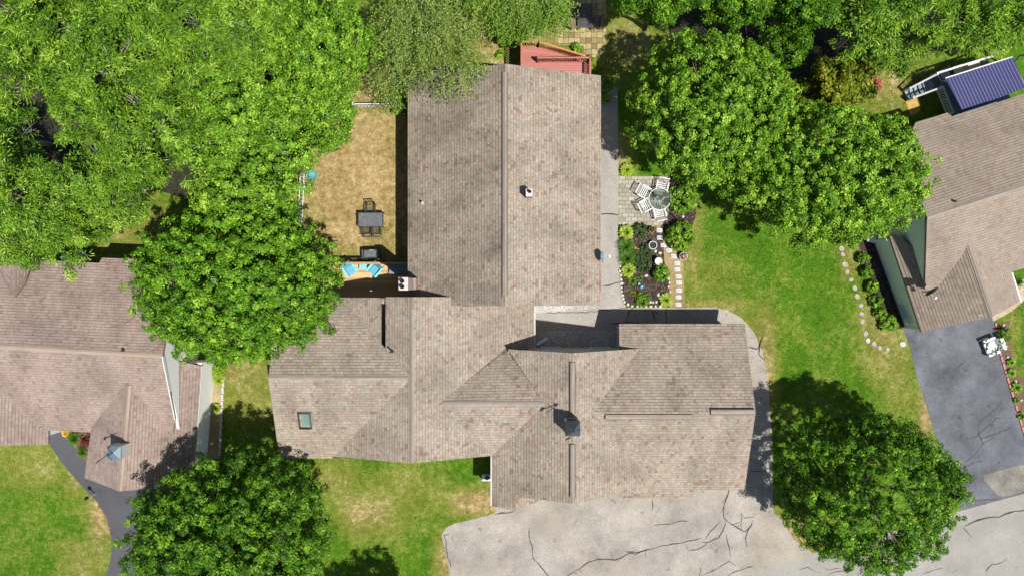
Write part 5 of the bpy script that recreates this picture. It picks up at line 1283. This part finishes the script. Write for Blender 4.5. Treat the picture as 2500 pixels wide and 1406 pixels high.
# small things by the neighbouring houses
wo = thing('wall_ornament', 'blue grey metal leaf ornament on the sage garage wall', 'ornament', (*w0v.lerp(w1v, .82)[:2], 1.0)); wo.rotation_euler = (0, 0, math.atan2(s16.y, s16.x))
m = MB(); rg = random.Random(5)
for i in range(4): m.tube([(-.55+.1*i, -.10, -.35+.25*i), (.0, -.13, -.2+.25*i), (.45+.06*i, -.11, -.25+.28*i)], .018, 6)
for i in range(16): m.rock((rg.uniform(-.4, .55), -.13, rg.uniform(-.4, .7)), (.13, .025, .06), seed=i, n=7, m=4)
m.build('leaf_spray', M['dishblue'], wo)
ta2 = thing('gas_tank', 'white rounded tank beside the sage wall under the tree edge', 'gas tank', P(2134, 584), -.2)
m = MB(); pr = [(.02, -.62), (.2, -.58), (.27, -.48), (.28, 0), (.27, .48), (.2, .58), (.02, .62)]; vs = []
for r, a in pr:
    for k in range(16): vs.append((a, r*math.cos(k*math.pi/8), .42+r*math.sin(k*math.pi/8)))
m.add(vs, [(i*16+k, i*16+(k+1) % 16, (i+1)*16+(k+1) % 16, (i+1)*16+k) for i in range(6) for k in range(16)]); m.build('tank', M['white'], ta2, smooth=True)
for a in (-.35, .35): MB().box((a, 0, .08), (.08, .4, .16)).build('foot', M['steel'], ta2)
MB().lathe([(.08, .69), (.09, .76), (.03, .78)], n=12).build('valve_cover', M['steel'], ta2)
for (px, py, l) in ((210, 631, 'round dark bin in the shade behind the left house, nearer the roof step'), (172, 631, 'round dark bin in the shade behind the left house, farther from the roof step')):
    bn = thing('bin', l, 'bin', P(px, py)); MB().lathe([(.2, 0), (.24, .62)], n=18).build('body', M['darkgrey'], bn); MB().lathe([(.26, .62), (.26, .66), (.1, .72)], n=18).build('lid', M['steel'], bn)
tw = thing('towel', 'small white cloth lying by the white fence at the tree edge', 'cloth', P(748, 458)); m = MB(); m.slab([(-.22, -.1, .05), (.2, -.13, .04), (.24, .1, .06), (-.1, .14, .04)], .03); m.build('cloth', M['white'], tw)

# left house plants
clump('daylily', 'spiky green plant at the bend of the dark path', 179, 1070, 19, .6, L_GRASSY, 83, nblade=170, width=.04)
clump('daylily', 'spiky green plant against the left house garage wall', 200, 1103, 15, .6, L_GRASSY, 84, nblade=140, width=.04)
clump('perennial', 'yellow flowering plant by the left house entry', 160, 1058, 9, .4, L_GOLD, 85, nblade=60, width=.08, broad=True)
shrub('low_shrub', 'reddish low shrub in the left house entry bed', 207, 1075, 10, .5, leafmat('red_leaves', [(0, (.05, .012, .01)), (1, (.20, .05, .03))], .2), 86, leaf=.08)
clump('hosta', 'upper pale hosta in the bed by the white wall', 533, 928, 14, .45, L_LIME, 87, nblade=70, width=.09, broad=True)
clump('hosta', 'lower pale hosta in the bed by the white wall', 528, 997, 13, .45, L_LIME, 88, nblade=70, width=.09, broad=True)
shrub('low_shrub', 'leafy plant at the top of the bed by the white wall under the tree', 534, 903, 17, .5, L_LIME, 89, leaf=.09)
lp_ = thing('lamp_post', 'slim lamp post with white and black head by the dark path', 'lamp post', P(234, 1204)); MB().tube([(0, 0, 0), (0, 0, 1.1)], .03, 8).build('post', M['white'], lp_); MB().lathe([(.06, 1.1), (.10, 1.2), (.10, 1.35), (.02, 1.45)], n=8).build('lantern', M['black'], lp_)
cd = thing('utility_box', 'grey boxed unit in the shade beside the garage gutter', 'utility box', P(1190, 1161)); MB().box((0, 0, .3), (.6, .36, .6)).build('body', M['steel'], cd, bevel=.02); MB().lathe([(.14, .6), (.14, .63)], n=18).build('fan_guard', M['darkgrey'], cd)
sg = thing('downspout_extension', 'bent grey metal spout on the dark gravel below the gutter', 'spout', P(1325, 832)); m = MB(); m.bar((-.35, -.2, .12), (.25, .16, .03), .16, .08); m.build('spout', M['steel'], sg)

# ================================================================== TREES
GT = 'trees of the wood'
tree('maple_tree', 'dense round maple covering the bottom edge left of the front lawn', 'tree', 566, 1342, 254, 6.0, 4.0, L_DARK, 101, lobe=.11, leaf=.10, puff=.27, ks=1.5, samp=.24, nl=64)
tree('maple_tree', 'big dense maple between the left house and the wooden deck', 'tree', 575, 698, 252, 6.5, 3.4, L_MAPLE, 102, lobe=.11, rpy=202, leaf=.10, puff=.27, ks=1.5, samp=.24, nl=64)
tree('maple_tree', 'dense dark maple at the lower right beside the road', 'tree', 2110, 1196, 220, 5.2, 3.7, L_DARK, 103, rpy=192, lobe=.11, leaf=.10, puff=.27, ks=1.5, samp=.24, nl=64, holes=[(2150, 1285, 26)])
tree('maple_tree', 'bright round maple standing over the paver patio', 'tree', 1735, 276, 204, 6.6, 3.5, L_BRIGHT, 104, lobe=.11, rpy=184, leaf=.10, puff=.27, ks=1.5, samp=.24, nl=64)
tree('maple_tree', 'wide round maple overlapping the roof of the right house', 'tree', 2024, 432, 258, 6.2, 3.3, L_BRIGHT, 105, lobe=.11, rpy=178, leaf=.10, puff=.27, ks=1.5, samp=.24, nl=64)
tree('small_tree', 'yellow green small tree between the two round maples at upper right', 'tree', 2040, 215, 96, 4.2, 1.8, L_YELLOW, 106, leaf=.13, puff=.3, lobe=.4)
tree('maple_tree', 'tall light maple leaning over the dry back yard', 'tree', 618, 330, 192, 8.2, 3.2, L_BRIGHT, 107, rpy=205, leaf=.105, puff=.33, lobe=.42, lobes=26, group=GT)
tree('maple_tree', 'light maple next to the pale birch by the white fence', 'tree', 785, 110, 140, 8.4, 3.0, L_BRIGHT, 108, rpy=160, leaf=.105, puff=.33, lobe=.42, lobes=24, group=GT)
tree('maple_tree', 'small maple bough hanging over the middle of the dry yard edge', 'tree', 808, 285, 70, 7.4, 2.0, L_BRIGHT, 109, base=(640, 360), rpy=88, leaf=.105, puff=.33, lobe=.4, ks=1.2, group=GT)
tree('maple_tree', 'low maple crown above the long white picket fence', 'tree', 575, 475, 112, 6.2, 2.2, L_BRIGHT, 110, rpy=85, leaf=.105, puff=.33, lobe=.45, group=GT)
A = dict(style='ash', leaf=.125, puff=.46, lobe=.55, samp=.52, ks=.5, group=GT, nl=84, lobes=16, bark='palebark')
tree('ash_tree', 'feathery ash tree at the top edge left of the maples', 'tree', 520, 90, 165, 9.5, 3.2, L_ASH, 111, **A)
tree('ash_tree', 'feathery ash tree in the middle of the wood at upper left', 'tree', 390, 300, 165, 9.5, 3.4, L_ASH, 112, **A)
tree('ash_tree', 'feathery ash tree filling the top left corner', 'tree', 110, 90, 190, 10.0, 3.6, L_ASH, 113, **A)
tree('ash_tree', 'feathery ash tree between the corner tree and the middle of the wood', 'tree', 270, 190, 160, 10.5, 3.4, L_ASH, 114, **A)
tree('ash_tree', 'feathery ash tree at the left edge above the left house', 'tree', 95, 500, 160, 8.0, 3.0, L_ASH, 115, rpy=135, **A)
tree('ash_tree', 'smaller ash tree beside the olive gap at the left', 'tree', 265, 440, 120, 8.0, 2.6, L_ASH, 116, **A)
tree('ash_tree', 'ash tree at the top edge between two other ashes', 'tree', 330, 10, 130, 10.0, 3.0, L_ASH, 117, **A)
tree('ash_tree', 'small ash tree near the roof edge of the left house', 'tree', 60, 600, 95, 6.5, 1.6, L_ASH, 118, rpy=60, **A)
tree('ash_tree', 'low ash tree above the olive gap', 'tree', 215, 555, 75, 5.5, 1.6, L_ASH, 119, rpy=50, **A)
tree('ash_tree', 'low dark ash tree in the gap at the left edge', 'tree', 30, 325, 75, 5.0, 1.8, L_DARK, 120, **A)
tree('ash_tree', 'ash tree at the top edge beside the light maple', 'tree', 660, 60, 120, 9.0, 2.8, L_ASH, 121, **A)
B = dict(style='droop', leaf=.095, puff=.40, lobe=.5, nl=120, lobes=22, bark='palebark')
tree('birch_tree', 'pale drooping birch at the top beside the middle house', 'tree', 1040, 55, 112, 8.0, 2.4, L_BIRCH, 122, rpy=108, dens=.85, **B)
tree('birch_tree', 'pale drooping birch boughs hanging over the middle house roof', 'tree', 1092, 160, 76, 7.2, 1.0, L_BIRCH, 123, rpy=78, dens=.42, **B)
tree('birch_tree', 'pale green willowy tree at the top edge above the red deck', 'tree', 1265, 0, 150, 7.0, 2.2, leafmat('willow_leaves', [(0, (.07, .14, .015)), (.5, (.16, .28, .03)), (1, (.29, .40, .08))], .25), 124, rpy=72, dens=1.3, **B)
tree('small_tree', 'slender birch sapling left of the house corner', 'tree', 968, 150, 45, 4.5, 1.5, L_BIRCH, 125, rpy=110, dens=.6, **B)
shrub('bush', 'bright green bush left of the kettle grill by the red deck', 1248, 78, 36, 1.8, L_MAPLE, 126, leaf=.13, puff=.2)
shrub('bush', 'green bush at the upper left corner of the middle house', 978, 235, 18, 2.0, L_MAPLE, 127, leaf=.12, puff=.2, rpy=40)
for i, (px, py, r, ry, zc, l) in enumerate([(1610, 0, 105, 58, 8.0, 'dark maple at the top edge right of the slab patio'), (1790, 5, 115, 75, 8.0, 'maple at the top edge above the round patio maple'), (1955, 15, 110, 80, 8.0, 'maple at the top edge right of the middle'), (1905, 120, 70, 50, 3.6, 'dark low maple between the top edge and the yellow green tree')]):
    tree('maple_tree', l, 'tree', px, py, r, zc, 2.6, L_DARK, 130+i, rpy=ry, leaf=.105, puff=.33, lobe=.42, lobes=22, group=GT)
A2 = dict(A); 
for i, (px, py, r, ry, zc, l) in enumerate([(2130, 50, 120, 85, 8.5, 'ash tree at the top edge right of the maples'), (2290, 40, 125, 80, 8.5, 'ash tree at the top edge above the olive grass'), (2440, 40, 110, 80, 8.0, 'ash tree at the top right corner'), (2170, 135, 75, 48, 6.0, 'low ash tree above the azalea'), (2420, 82, 100, 38, 6.0, 'low ash tree just above the striped awning'), (2560, 110, 40, 40, 5.5, 'ash tree at the right edge beside the striped awning')]):
    tree('ash_tree', l, 'tree', px, py, r, zc, 2.6 if zc > 7 else 1.6, L_ASH, 140+i, rpy=ry, **A2)
tree('maple_tree', 'maple beyond the near end of the front lawn whose shadow falls on the grass', 'tree', 940, 1608, 118, 5.5, 3.0, L_DARK, 150, leaf=.105, puff=.33)

# ================================================================== LIGHT AND CAMERA
w = bpy.data.worlds.new('World'); SC.world = w; w.use_nodes = True
sun_dir = Vector((.28, -.24, 1.0)).normalized()          # towards the sun
el = math.asin(sun_dir.z); az = math.atan2(sun_dir.x, sun_dir.y)
sky = w.node_tree.nodes.new('ShaderNodeTexSky'); sky.sky_type = 'NISHITA'; sky.sun_disc = False
sky.sun_elevation = el; sky.sun_rotation = az
bg = w.node_tree.nodes['Background']; bg.inputs['Strength'].default_value = .08
w.node_tree.links.new(sky.outputs[0], bg.inputs[0])
sl = bpy.data.lights.new('sun', 'SUN'); sl.energy = 5.0; sl.angle = R(.5); sl.color = (1, .965, .90)
so = bpy.data.objects.new('sun', sl); COL.objects.link(so); so.rotation_euler = sun_dir.to_track_quat('Z', 'Y').to_euler()
cam = bpy.data.cameras.new('camera'); cam.sensor_width = 36; cam.angle = 2*math.atan(1250/F); cam.clip_end = 2000
co_ = bpy.data.objects.new('camera', cam); COL.objects.link(co_); co_.location = (0, 0, H); SC.camera = co_
SC.view_settings.view_transform = 'Standard'; SC.view_settings.look = 'None'; SC.view_settings.exposure = 0.36; SC.view_settings.gamma = 1
SC.cycles.max_bounces = 6; SC.cycles.transparent_max_bounces = 8
